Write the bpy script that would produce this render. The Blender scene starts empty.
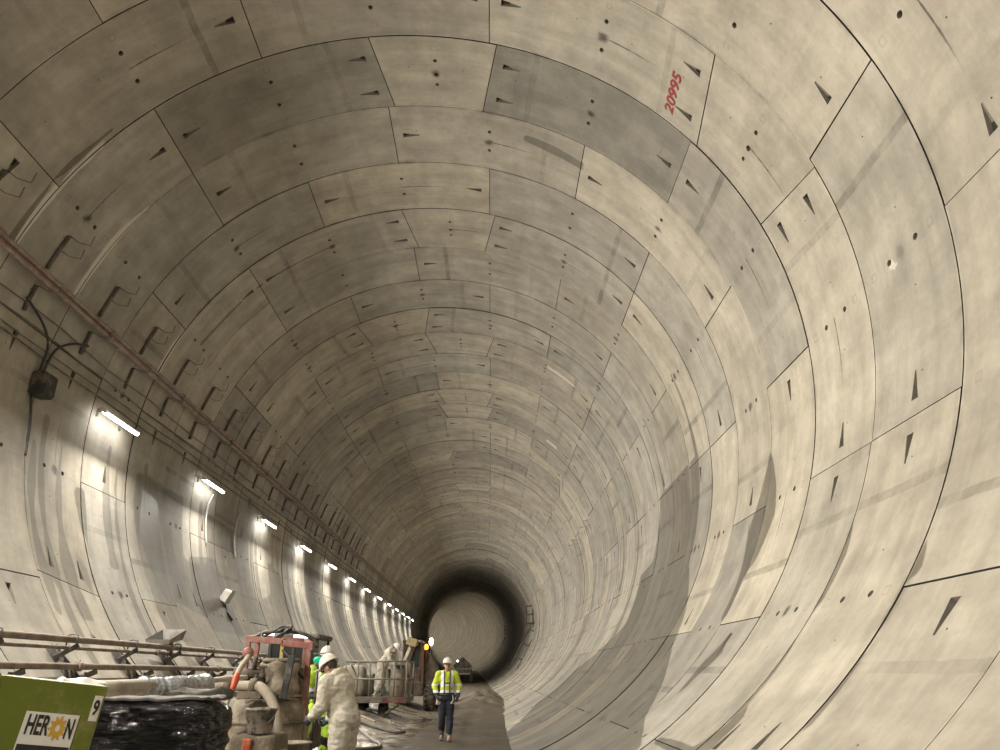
import bpy, bmesh, math, random
from mathutils import Vector, Matrix, Euler, noise
from mathutils.geometry import delaunay_2d_cdt
random.seed(7)
PI = math.pi
D2R = PI/180
sc = bpy.context.scene
COL = sc.collection

# ------------------------------------------------------------------ place
R = 6.03                 # inner radius of the lining
W = 0.2821*R             # ring width
Y1 = 1.0139*R            # first ring joint in front of the camera
EYE = 1.45
AX = -0.2418*R           # tunnel axis, sideways from the camera
AZ = EYE+0.7097*R        # tunnel axis above the floor
UNIT = 360/19
T0 = 13.25               # angle of joint number 0

def bend(y):
    if y < 40: return 0.0, 0.0
    q = (y-40)**2
    return -3.8e-4*q, 2.6e-4*min(q, 12100+220*max(0, y-150))
    q0 = 0
    return -3.8e-4*q, 2.6e-4*(q0+220*(y-150))

def P(th, r, y):
    bx, bz = bend(y)
    a = th*D2R
    return Vector((AX+bx+r*math.sin(a), y, AZ+bz+r*math.cos(a)))

def ring_y(k): return Y1+W*(k-1)

# camera numbers, only used to turn a place in the frame into a direction
F_PX, PITCH, YAW = 727.0, 0.3896, 0.0116
CAM_ROT = Euler((PI/2+PITCH, 0, -YAW)).to_matrix()
def at(px, py, y):
    d = CAM_ROT @ Vector(((px-500)/F_PX, -(py-375)/F_PX, -1.0))
    d *= y/d.y
    return Vector((d.x, y, d.z+EYE))

# ------------------------------------------------------------------ objects
def tag(o, label=None, cat=None, group=None, kind=None):
    if label: o['label'] = label
    if cat: o['category'] = cat
    if group: o['group'] = group
    if kind: o['kind'] = kind
    return o

def empty(name, loc, rz=0.0, label=None, cat=None, group=None, rot=None):
    o = bpy.data.objects.new(name, None)
    o.empty_display_size = 0.2
    COL.objects.link(o)
    o.location = loc
    o.rotation_euler = rot if rot else (0, 0, rz)
    return tag(o, label, cat, group)

def mesh_obj(name, me, mat, parent=None):
    o = bpy.data.objects.new(name, me)
    COL.objects.link(o)
    if mat:
        for m in (mat if isinstance(mat, (list, tuple)) else [mat]): me.materials.append(m)
    if parent: o.parent = parent
    return o

def copy_tree(o, parent=None):
    c = o.copy(); COL.objects.link(c)
    if parent: c.parent = parent
    for ch in list(o.children): copy_tree(ch, c)
    return c

def frame_of(d):
    d = d.normalized()
    up = Vector((0, 0, 1)) if abs(d.z) < .95 else Vector((0, 1, 0))
    a = d.cross(up).normalized()
    return a, d.cross(a).normalized()

class MB:
    """collects shapes for one mesh"""
    def __init__(self): self.bm = bmesh.new(); self.mi = 0
    def _faces(self, vs, fs):
        v = [self.bm.verts.new(p) for p in vs]
        for f in fs:
            try:
                q = self.bm.faces.new([v[i] for i in f]); q.material_index = self.mi
            except ValueError: pass
        return v
    def box(self, c, s, rot=None, bev=0.0):
        b = bmesh.new()
        bmesh.ops.create_cube(b, size=1.0)
        for v in b.verts: v.co = Vector((v.co.x*s[0], v.co.y*s[1], v.co.z*s[2]))
        if bev > 0: bmesh.ops.bevel(b, geom=b.edges[:], offset=min(bev, min(s)*.45), segments=2, profile=.6, affect='EDGES')
        M = Matrix.Translation(Vector(c))
        if rot is not None: M = M @ (Euler(rot).to_matrix().to_4x4() if not isinstance(rot, Matrix) else rot.to_4x4())
        return self.add(b, M)
    def add(self, b, M=Matrix.Identity(4)):
        b.verts.index_update()
        vs = [self.bm.verts.new(M @ v.co) for v in b.verts]
        for f in b.faces:
            try:
                q = self.bm.faces.new([vs[v.index] for v in f.verts]); q.material_index = self.mi; q.smooth = f.smooth
            except ValueError: pass
        b.free()
        return self
    def bar(self, p0, p1, w, h, bev=0.0, upv=None):
        p0, p1 = Vector(p0), Vector(p1)
        d = (p1-p0); L = d.length; d.normalize()
        up = Vector(upv) if upv else (Vector((0, 0, 1)) if abs(d.z) < .95 else Vector((0, 1, 0)))
        a = d.cross(up).normalized(); b = a.cross(d).normalized()
        return self.box((p0+p1)/2, (w, L, h), Matrix((a, d, b)).transposed(), bev)
    def tube(self, pts, r, n=10, cap=True, smooth=True, closed=False):
        pts = [Vector(p) for p in pts]
        rr = r if isinstance(r, (list, tuple)) else [r]*len(pts)
        rings = []
        ref = None
        for i, p in enumerate(pts):
            if closed: d = pts[(i+1) % len(pts)]-pts[i-1]
            else: d = pts[min(i+1, len(pts)-1)]-pts[max(i-1, 0)]
            if d.length < 1e-9: d = Vector((0, 0, 1))
            d.normalize()
            if ref is None: a, b = frame_of(d)
            else:
                a = (ref-d*ref.dot(d))
                a = a.normalized() if a.length > 1e-6 else frame_of(d)[0]
                b = d.cross(a)
            ref = a
            rings.append([self.bm.verts.new(p+(a*math.cos(t)+b*math.sin(t))*rr[i]) for t in [2*PI*j/n for j in range(n)]])
        m = len(rings)
        for i in range(m if closed else m-1):
            A, B = rings[i], rings[(i+1) % m]
            for j in range(n):
                f = self.bm.faces.new((A[j], A[(j+1) % n], B[(j+1) % n], B[j])); f.smooth = smooth; f.material_index = self.mi
        if cap and not closed:
            for q in (rings[0][::-1], rings[-1]):
                f = self.bm.faces.new(q); f.material_index = self.mi
        return self
    def lathe(self, prof, c=(0, 0, 0), n=24, rot=None, smooth=True):
        """prof: (radius, z) from bottom to top"""
        M = Matrix.Translation(Vector(c))
        if rot is not None: M = M @ (Euler(rot).to_matrix().to_4x4() if not isinstance(rot, Matrix) else rot.to_4x4())
        rings = []
        for r_, z_ in prof:
            if r_ < 1e-6: rings.append([self.bm.verts.new(M @ Vector((0, 0, z_)))])
            else: rings.append([self.bm.verts.new(M @ Vector((r_*math.cos(2*PI*j/n), r_*math.sin(2*PI*j/n), z_))) for j in range(n)])
        for A, B in zip(rings, rings[1:]):
            for j in range(n):
                k = (j+1) % n
                q = [A[j % len(A)], A[k % len(A)], B[k % len(B)], B[j % len(B)]]
                q = list(dict.fromkeys(q))
                if len(q) > 2:
                    f = self.bm.faces.new(q); f.smooth = smooth; f.material_index = self.mi
        if len(rings[0]) > 2: self.bm.faces.new(rings[0][::-1]).material_index = self.mi
        if len(rings[-1]) > 2: self.bm.faces.new(rings[-1]).material_index = self.mi
        return self
    def ball(self, c, r, seg=16, rot=None):
        b = bmesh.new()
        bmesh.ops.create_uvsphere(b, u_segments=seg, v_segments=max(6, seg//2), radius=1.0)
        for f in b.faces: f.smooth = True
        s = r if isinstance(r, (tuple, list)) else (r, r, r)
        M = Matrix.Translation(Vector(c))
        if rot is not None: M = M @ (Euler(rot).to_matrix().to_4x4() if not isinstance(rot, Matrix) else rot.to_4x4())
        return self.add(b, M @ Matrix.Diagonal((s[0], s[1], s[2], 1)))
    def prism(self, poly, thick, M=Matrix.Identity(4)):
        """poly in local xz, extruded along y by thick"""
        n = len(poly)
        vs = [M @ Vector((x, 0, z)) for x, z in poly]+[M @ Vector((x, thick, z)) for x, z in poly]
        fs = [list(range(n)), list(range(2*n-1, n-1, -1))]+[[i, i+n, (i+1) % n+n, (i+1) % n] for i in range(n)]
        self._faces(vs, fs)
        return self
    def build(self, name, mat, parent=None):
        bmesh.ops.recalc_face_normals(self.bm, faces=self.bm.faces[:])
        me = bpy.data.meshes.new(name)
        self.bm.to_mesh(me); self.bm.free()
        return mesh_obj(name, me, mat, parent)

def wavy(pts, n=8):
    """a smooth line through the points"""
    pts = [Vector(p) for p in pts]
    out = []
    for i in range(len(pts)-1):
        p0, p1, p2, p3 = pts[max(i-1, 0)], pts[i], pts[i+1], pts[min(i+2, len(pts)-1)]
        for j in range(n):
            t = j/n
            out.append(0.5*((2*p1)+(p2-p0)*t+(2*p0-5*p1+4*p2-p3)*t*t+(3*p1-p0-3*p2+p3)*t**3))
    out.append(pts[-1])
    return out

# ------------------------------------------------------------------ materials
def new_mat(name):
    m = bpy.data.materials.new(name); m.use_nodes = True
    nt = m.node_tree
    return m, nt, nt.nodes['Principled BSDF']

def nd(nt, t, **kw):
    n = nt.nodes.new(t)
    for k, v in kw.items():
        if k == 'ins':
            for a, b in v.items():
                if hasattr(b, 'is_linked') or b.__class__.__name__.startswith('NodeSocket'): nt.links.new(b, n.inputs[a])
                else: n.inputs[a].default_value = b
        else: setattr(n, k, v)
    return n

def mth(nt, op, a, b=None, c=None, clamp=False):
    n = nt.nodes.new('ShaderNodeMath'); n.operation = op; n.use_clamp = clamp
    for i, v in enumerate((a, b, c)):
        if v is None: continue
        if isinstance(v, (int, float)): n.inputs[i].default_value = v
        else: nt.links.new(v, n.inputs[i])
    return n.outputs[0]

def mixc(nt, fac, a, b, blend='MIX'):
    n = nt.nodes.new('ShaderNodeMix'); n.data_type = 'RGBA'; n.blend_type = blend
    for s, v in ((n.inputs['Factor'], fac), (n.inputs['A'], a), (n.inputs['B'], b)) if False else ((n.inputs[0], fac), (n.inputs[6], a), (n.inputs[7], b)):
        if isinstance(v, (int, float)): s.default_value = v
        elif isinstance(v, (tuple, list)): s.default_value = tuple(v)+((1,) if len(v) == 3 else ())
        else: nt.links.new(v, s)
    return n.outputs[2]

def ramp(nt, x, lo, hi, a=0.0, b=1.0, smooth=True):
    n = nt.nodes.new('ShaderNodeMapRange')
    n.interpolation_type = 'SMOOTHSTEP' if smooth else 'LINEAR'
    nt.links.new(x, n.inputs[0])
    for i, v in zip((1, 2, 3, 4), (lo, hi, a, b)): n.inputs[i].default_value = v
    return n.outputs[0]

def simple(name, col, rough=.6, metal=0.0, var=.25, scale=6.0, dirt=None, dirt_amt=.4, dirt_scale=3.0, bump=0.0, bscale=40.0, coat=0.0):
    """paint, plastic or cloth with a mottled colour and patches of dirt"""
    m, nt, b = new_mat(name)
    tc = nd(nt, 'ShaderNodeTexCoord').outputs['Object']
    n1 = nd(nt, 'ShaderNodeTexNoise', ins={'Vector': tc, 'Scale': scale, 'Detail': 5.0, 'Roughness': .6}).outputs[0]
    v = ramp(nt, n1, .25, .75, 1-var, 1+var*.5, False)
    c = mixc(nt, 1.0, col, nd(nt, 'ShaderNodeCombineColor', ins={0: v, 1: v, 2: v}).outputs[0], 'MULTIPLY')
    if dirt:
        n2 = nd(nt, 'ShaderNodeTexNoise', ins={'Vector': tc, 'Scale': dirt_scale, 'Detail': 8.0, 'Roughness': .7}).outputs[0]
        f = ramp(nt, n2, .62-dirt_amt*.4, .72-dirt_amt*.25)
        f = mth(nt, 'MULTIPLY', f, min(1.0, .45+dirt_amt*.6))
        c = mixc(nt, f, c, dirt)
        nt.links.new(mth(nt, 'ADD', mth(nt, 'MULTIPLY', f, .85-rough), rough), b.inputs['Roughness'])
    else: b.inputs['Roughness'].default_value = rough
    nt.links.new(c, b.inputs['Base Color'])
    b.inputs['Metallic'].default_value = metal
    b.inputs['Coat Weight'].default_value = coat
    if bump > 0:
        n3 = nd(nt, 'ShaderNodeTexNoise', ins={'Vector': tc, 'Scale': bscale, 'Detail': 4.0}).outputs[0]
        bp = nd(nt, 'ShaderNodeBump', ins={'Height': n3, 'Strength': bump, 'Distance': .02})
        nt.links.new(bp.outputs[0], b.inputs['Normal'])
    return m

def emit(name, col, s):
    m, nt, b = new_mat(name)
    b.inputs['Base Color'].default_value = (*col, 1)
    b.inputs['Emission Color'].default_value = (*col, 1)
    b.inputs['Emission Strength'].default_value = s
    return m

def concrete_material():
    m, nt, b = new_mat('precast_concrete')
    tc = nd(nt, 'ShaderNodeTexCoord').outputs['Object']
    uv = nd(nt, 'ShaderNodeUVMap', uv_map='seg').outputs[0]
    sx = nd(nt, 'ShaderNodeSeparateXYZ', ins={0: uv})
    u, v = sx.outputs[0], sx.outputs[1]
    tn = nd(nt, 'ShaderNodeSeparateColor', ins={0: nd(nt, 'ShaderNodeAttribute', attribute_name='tint').outputs['Color']})
    tb, tw, ts = tn.outputs[0], tn.outputs[1], tn.outputs[2]
    damp = nd(nt, 'ShaderNodeAttribute', attribute_name='damp').outputs['Fac']
    lime = nd(nt, 'ShaderNodeAttribute', attribute_name='lime').outputs['Fac']
    grime_shade = nd(nt, 'ShaderNodeAttribute', attribute_name='grime_shade').outputs['Fac']
    def nz(scale, detail=5.0, rough=.6, vec=tc):
        return nd(nt, 'ShaderNodeTexNoise', ins={'Vector': vec, 'Scale': scale, 'Detail': detail, 'Roughness': rough}).outputs[0]
    base = mixc(nt, tw, CONC_GREY, CONC_WARM)
    br = mth(nt, 'MULTIPLY_ADD', tb, .30, .85)
    big, mid, fine = nz(.35, 4), nz(1.7, 8, .65), nz(14, 6, .7)
    br = mth(nt, 'MULTIPLY', br, ramp(nt, big, .3, .7, .86, 1.10))
    br = mth(nt, 'MULTIPLY', br, ramp(nt, mid, .25, .75, .78, 1.13))
    br = mth(nt, 'MULTIPLY', br, ramp(nt, fine, .2, .8, .94, 1.05))
    # casting marks: bands across the segment, some strong and some absent
    off = mth(nt, 'MULTIPLY', ts, 61.7)
    au = mth(nt, 'ABSOLUTE', u)
    wob = mth(nt, 'MULTIPLY', mth(nt, 'SUBTRACT', nz(3.0, 3), .5), .5)
    band = mth(nt, 'ABSOLUTE', mth(nt, 'SUBTRACT', mth(nt, 'ADD', au, wob), 11.3))
    bm_ = ramp(nt, band, .48, .62, 1.0, 0.0)
    side = mth(nt, 'SIGN', u)
    pick = mth(nt, 'FRACT', mth(nt, 'ADD', mth(nt, 'MULTIPLY', ts, 17.3), mth(nt, 'MULTIPLY', side, .27)))
    bstr = mth(nt, 'MULTIPLY', ramp(nt, pick, .25, .9, 0.0, .34, False), ramp(nt, nz(2.6, 4), .35, .6, .35, 1.0))
    bm_ = mth(nt, 'MULTIPLY', bm_, bstr)
    br = mth(nt, 'MULTIPLY', br, mth(nt, 'SUBTRACT', 1.0, bm_))
    # leaked grout round the middle sockets, with a thin crack running off some of them
    du, dv = mth(nt, 'MULTIPLY', u, .105), mth(nt, 'MULTIPLY', mth(nt, 'SUBTRACT', v, .5), 1.7)
    dd = mth(nt, 'SQRT', mth(nt, 'ADD', mth(nt, 'MULTIPLY', du, du), mth(nt, 'MULTIPLY', dv, dv)))
    dd = mth(nt, 'ADD', dd, mth(nt, 'MULTIPLY', mth(nt, 'SUBTRACT', nz(5, 4), .5), .22))
    spot = mth(nt, 'MULTIPLY', ramp(nt, dd, .03, .12, .75, 0.0), ramp(nt, mth(nt, 'FRACT', mth(nt, 'MULTIPLY', ts, 7.7)), .45, .6))
    lw = mth(nt, 'ADD', mth(nt, 'ABSOLUTE', dv), mth(nt, 'MULTIPLY', mth(nt, 'SUBTRACT', nz(9, 4), .5), .03))
    crack = mth(nt, 'MULTIPLY', ramp(nt, lw, .004, .018, .7, 0.0), mth(nt, 'MULTIPLY', ramp(nt, u, -.5, 0), ramp(nt, u, 4, 11, 1.0, 0.0)))
    crack = mth(nt, 'MULTIPLY', crack, ramp(nt, mth(nt, 'FRACT', mth(nt, 'MULTIPLY', ts, 5.3)), .55, .6))
    br = mth(nt, 'MULTIPLY', br, mth(nt, 'SUBTRACT', 1.0, mth(nt, 'MAXIMUM', spot, crack)))
    for vq in (.15, .86):
        bx_ = mth(nt, 'MAXIMUM', mth(nt, 'ABSOLUTE', du), mth(nt, 'ABSOLUTE', mth(nt, 'MULTIPLY', mth(nt, 'SUBTRACT', v, vq), 1.7)))
        br = mth(nt, 'MULTIPLY', br, mth(nt, 'MULTIPLY', 1.0, ramp(nt, mth(nt, 'ABSOLUTE', mth(nt, 'SUBTRACT', bx_, .045)), .004, .012, .80, 1.0)))
    # faint runs round the ring
    cv = nd(nt, 'ShaderNodeCombineXYZ', ins={0: mth(nt, 'MULTIPLY', u, .035), 1: mth(nt, 'MULTIPLY', v, 5.0), 2: off}).outputs[0]
    run = nz(1.0, 6, .65, cv)
    br = mth(nt, 'MULTIPLY', br, ramp(nt, run, .28, .72, .85, 1.08))
    # lines across
    cv2 = nd(nt, 'ShaderNodeCombineXYZ', ins={0: mth(nt, 'MULTIPLY', u, .33), 1: mth(nt, 'MULTIPLY', v, .6), 2: off}).outputs[0]
    br = mth(nt, 'MULTIPLY', br, ramp(nt, nz(1.0, 3, .55, cv2), .3, .75, .94, 1.04))
    # rubbed edges at the ring joints
    ev = mth(nt, 'MINIMUM', v, mth(nt, 'SUBTRACT', 1.0, v))
    edge = mth(nt, 'MULTIPLY', ramp(nt, ev, .0, .05, 1.0, 0.0), ramp(nt, nz(1.3, 5), .48, .66))
    br = mth(nt, 'MULTIPLY', br, mth(nt, 'SUBTRACT', 1.0, mth(nt, 'MULTIPLY', edge, .32)))
    pale = mth(nt, 'MULTIPLY', ramp(nt, ev, .0, .022, 1.0, 0.0), ramp(nt, nz(.8, 4), .50, .6))
    br = mth(nt, 'MULTIPLY', br, mth(nt, 'MULTIPLY_ADD', pale, .22, 1.0))
    # plugged sockets, a row of faint squares and a ring at the middle of each segment
    col = mixc(nt, 1.0, base, nd(nt, 'ShaderNodeCombineColor', ins={0: br, 1: br, 2: br}).outputs[0], 'MULTIPLY')
    # rust tinted drips
    rs = mth(nt, 'MULTIPLY', ramp(nt, nz(.9, 6, .7), .60, .72), .22)
    col = mixc(nt, rs, col, (.30, .22, .15))
    # damp
    dn = mth(nt, 'ADD', damp, mth(nt, 'MULTIPLY', mth(nt, 'SUBTRACT', run, .5), .35))
    dm = ramp(nt, dn, .46, .54)
    wet = mixc(nt, 1.0, col, (.47, .46, .44), 'MULTIPLY')
    col = mixc(nt, dm, col, wet)
    gm = ramp(nt, mth(nt, 'ADD', grime_shade, mth(nt, 'MULTIPLY', mth(nt, 'SUBTRACT', run, .5), .55)), .40, .62)  # left wall streaks, together with the painted shade between lamps
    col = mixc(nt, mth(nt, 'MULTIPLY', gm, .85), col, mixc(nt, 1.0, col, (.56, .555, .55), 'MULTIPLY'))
    ln = mth(nt, 'MULTIPLY', lime, ramp(nt, run, .3, .7, .55, 1.2))
    col = mixc(nt, mth(nt, 'MULTIPLY', ramp(nt, ln, .45, .6), .8), col, (.62, .58, .52))
    nt.links.new(col, b.inputs['Base Color'])
    rg = mth(nt, 'SUBTRACT', .78, mth(nt, 'MULTIPLY', dm, .26))
    nt.links.new(rg, b.inputs['Roughness'])
    b.inputs['Specular IOR Level'].default_value = .35
    bp = nd(nt, 'ShaderNodeBump', ins={'Height': mth(nt, 'ADD', mth(nt, 'MULTIPLY', mid, .5), mth(nt, 'MULTIPLY', fine, .25)), 'Strength': .25, 'Distance': .03})
    nt.links.new(bp.outputs[0], b.inputs['Normal'])
    return m

CONC_GREY = (.335, .318, .28)
CONC_WARM = (.435, .392, .318)
CONC = concrete_material()
POCKET = simple('pocket_concrete', (.23, .21, .175), .9, var=.3, scale=12)
JOINT = simple('joint_dark', (.035, .03, .027), .95)

# ------------------------------------------------------------------ stains and painted shade, as outlines in (ring, angle)
DAMP = [
 [(6.52,87.7),(6.55,94),(6.6,100.9),(6.62,110.7),(7.08,109.6),(7.03,101.7),(6.97,95.3),(6.98,88)],
 [(10.17,106.2),(9.25,104.2),(8.81,88.5),(7.04,87.8),(7.03,101.7),(6.65,110.3),(5.91,120.5),(5.44,129.2),(4.47,137.9),(3.91,143.4),(3.06,147.6),(3.0,166),(9,166),(13.43,149.5),(13.28,133.6),(11.08,124.4),(10.03,120)],
 [(4.44,108.5),(4.07,116.6),(4.02,120.3),(3.96,126.5),(4.12,125.7),(4.14,121.7),(4.22,117)],
 [(4.02,98.8),(3.81,104.9),(3.69,110.3),(3.85,117),(4.1,120),(4.36,110),(4.14,102.7)],
 [(3.52,128.1),(3.44,130.6),(3.38,132.2),(3.59,135.9),(3.62,142.1),(3.72,138.1),(3.75,133.7),(3.61,130.9)],
 [(3.02,145.2),(2.54,145.1),(2.07,145),(2.03,143.6),(1.94,138.8),(1.83,139.7),(1.80,144),(1.97,146.5),(2.2,146.6),(2.9,146.4)],
 # old leaks on the left wall
 [(6.45,-96),(6.35,-104),(6.5,-112),(6.75,-119),(6.95,-119),(7.0,-108),(6.9,-97)],
 [(7.05,-100),(7.1,-110),(7.15,-119),(7.5,-119),(7.4,-107),(7.3,-99)],
 [(7.9,-106),(7.8,-116),(8.0,-124),(9.4,-124),(9.3,-112),(9.0,-104)],
 [(4.85,-101.5),(4.95,-107),(5.05,-112),(5.1,-106),(5.07,-101.5)],
 [(0.90,126),(0.97,122.5),(1.0,122),(1.0,127.3)],[(0.975,134),(1.0,132),(1.0,142),(.955,140)],[(1.93,121),(1.99,117.5),(2.0,118),(2.0,128),(1.95,127)],[(1.96,133),(2,130),(2,141),(1.955,139)],
 [(4.2,20),(4.22,26),(4.3,33),(4.42,33),(4.38,26),(4.33,20)],
]
# leaks that run down from a socket: ring, angle from, angle to, place across the ring, widths
LEAKS = [(6,69.6,88.5,.60,.05,.13),(2,-50,-75,.93,.03,.07),(8,69,125,.52,.05,.10),(14,67.5,140,.72,.06,.16),(16,67.5,140,.68,.06,.2),(10,50,135,.80,.05,.22),(12,49,70,.5,.06,.06),(12,86.8,130,.72,.06,.14),
         (6,-25,-62,.5,.02,.05),(9,13,60,.35,.02,.05),(11,-6,-40,.5,.03,.05),(18,70,140,.5,.06,.2),(20,52,138,.6,.05,.2),(23,70,140,.4,.06,.2)]
LIME = [
 [(2.95,-52.5),(2.95,-57),(2.96,-63),(2.97,-74),(3.03,-74),(3.05,-63),(3.05,-57),(3.02,-52.5)],
 [(3.97,-53),(3.93,-60),(3.94,-66),(3.95,-74),(4.02,-74),(4.03,-66),(4.02,-60),(4.01,-53)],
 [(5.97,-62),(5.95,-68),(5.96,-75),(6.03,-75),(6.04,-68),(6.02,-62)],
 [(1.5,88.9),(1.5,90.1),(1.66,90.4),(1.7,89.6),(1.62,88.7)],
 [(14.4,39),(14.4,43),(14.6,43),(14.6,39)],
 [(10.3,32.5),(10.3,44),(10.42,44),(10.42,32.5)],
]
GRIME = [  # shade between the lamps on the left wall, painted as darker concrete
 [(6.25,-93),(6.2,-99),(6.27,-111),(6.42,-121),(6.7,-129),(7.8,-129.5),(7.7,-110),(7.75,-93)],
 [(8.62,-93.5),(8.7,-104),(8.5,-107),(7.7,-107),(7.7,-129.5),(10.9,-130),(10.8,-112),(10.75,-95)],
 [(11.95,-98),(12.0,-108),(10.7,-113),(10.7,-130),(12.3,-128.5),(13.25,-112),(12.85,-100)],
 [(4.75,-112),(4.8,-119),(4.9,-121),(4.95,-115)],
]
for j_ in range(10):  # painted shade between the farther lamps, leaving a bright column under each
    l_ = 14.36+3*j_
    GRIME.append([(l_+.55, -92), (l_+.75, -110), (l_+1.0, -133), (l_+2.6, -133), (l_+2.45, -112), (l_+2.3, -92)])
def sdf(poly, s, a):
    """signed distance in metres, negative inside"""
    best = 1e9; ins = False
    n = len(poly)
    for i in range(n):
        x1, y1 = poly[i]; x2, y2 = poly[(i+1) % n]
        if (y1 > a) != (y2 > a) and s < (x2-x1)*(a-y1)/(y2-y1)+x1: ins = not ins
        dx, dy = x2-x1, y2-y1
        t = max(0, min(1, ((s-x1)*dx+(a-y1)*dy)/(dx*dx+dy*dy+1e-12)))
        ex, ey = s-x1-t*dx, a-y1-t*dy
        d = ex*ex+ey*ey
        if d < best: best = d
    d = math.sqrt(best)
    return -d if ins else d
def metric(polys):
    out = []
    for p in polys:
        q = [(k*W, th*D2R*R) for k, th in p]
        out.append((q, min(x for x, _ in q)-.5, max(x for x, _ in q)+.5, min(y for _, y in q)-.5, max(y for _, y in q)+.5))
    return out
DAMP_M, LIME_M, GAP_SHADE_M = metric(DAMP), metric(LIME), metric(GRIME)
def stain_shade(polys, s, a, soft):
    best = 9.0
    for q, x0, x1, y0, y1 in polys:
        if x0 < s < x1 and y0 < a < y1: best = min(best, sdf(q, s, a))
    return max(0.0, min(1.0, .5-best/(2*soft)))

# ------------------------------------------------------------------ the lining
def seg_template(kind, step, detail, vlines=()):
    """flat triangulation of one segment in metres; kind: L, R, B (pockets by either joint), l, r (two pockets by the key), K"""
    half = UNIT*(.5 if kind == 'K' else 1.0)
    m = D2R*R
    H = half*m
    pock, holes = [], []
    if detail:
        def pk(side, v):
            a, b_ = half-1.8, half-5.0
            pock.append([(side*b_*m, (v-.008)*W), (side*a*m, (v-.038)*W), (side*a*m, (v+.038)*W), (side*b_*m, (v+.008)*W)])
        if 'L' in kind or 'B' in kind or 'r' in kind: pk(-1, .49)
        if 'R' in kind or 'B' in kind or 'l' in kind: pk(1, .49)
        if 'r' in kind: pk(1, .27); pk(1, .77)
        if 'l' in kind: pk(-1, .27); pk(-1, .77)
        vs_ = ((.32, .042), (.52, .052), (.66, .04)) if kind == 'K' else ((.32, .045), (.65, .045))
        for v, r_ in vs_:
            holes.append(([(r_*math.cos(t)*.85, v*W+r_*math.sin(t)) for t in [2*PI*j/10 for j in range(10)]], .14))
        if detail > 1:
            for uu in ((-4.75, 4.75) if kind == 'K' else (-14.4, -4.75, 4.75, 14.4)):
                holes.append(([(uu*m+.013*math.cos(t), .42*W+.013*math.sin(t)) for t in (0, PI/2, PI, 1.5*PI)], .05))
    nu = max(4, int(2*H/step)); nv = max(2, int(W/step))
    pts, edges = [], []
    def loop(poly):
        i0 = len(pts); pts.extend(Vector(p) for p in poly)
        n = len(poly)
        edges.extend((i0+i, i0+(i+1) % n) for i in range(n))
    border = [(-H+2*H*i/nu, 0) for i in range(nu)]+[(H, W*j/nv) for j in range(nv)]+[(H-2*H*i/nu, W) for i in range(nu)]+[(-H, W-W*j/nv) for j in range(nv)]
    loop(border)
    cut = pock+[h[0] for h in holes]
    boxes = [(min(x for x, _ in q), max(x for x, _ in q), min(y for _, y in q), max(y for _, y in q)) for q in cut]
    vl = sorted(set([j/nv for j in range(1, nv)]+list(vlines)))
    for i in range(1, nu):
        for v in vl:
            x, y = -H+2*H*i/nu, v*W
            if not any(a-.02 < x < b_+.02 and c-.02 < y < d+.02 for a, b_, c, d in boxes): pts.append(Vector((x, y)))
    for q in cut: loop(q)
    o = delaunay_2d_cdt(pts, edges, [], 0, 1e-5)
    V, Fc = o[0], o[2]
    def inside(x, y):
        for q, bx in zip(cut, boxes):
            if bx[0] <= x <= bx[1] and bx[2] <= y <= bx[3] and sdf(q, x, y) < 0: return True
        return False
    faces = []
    for f in Fc:
        c = sum((V[i] for i in f), Vector((0, 0)))/len(f)
        if not inside(c.x, c.y): faces.append(tuple(f))
    return dict(H=H, V=[(p.x, p.y) for p in V], F=faces, border=border, pock=pock, holes=holes, half=half)

TEMPL = {}
def templ(*a):
    if a not in TEMPL: TEMPL[a] = seg_template(*a)
    return TEMPL[a]

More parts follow.
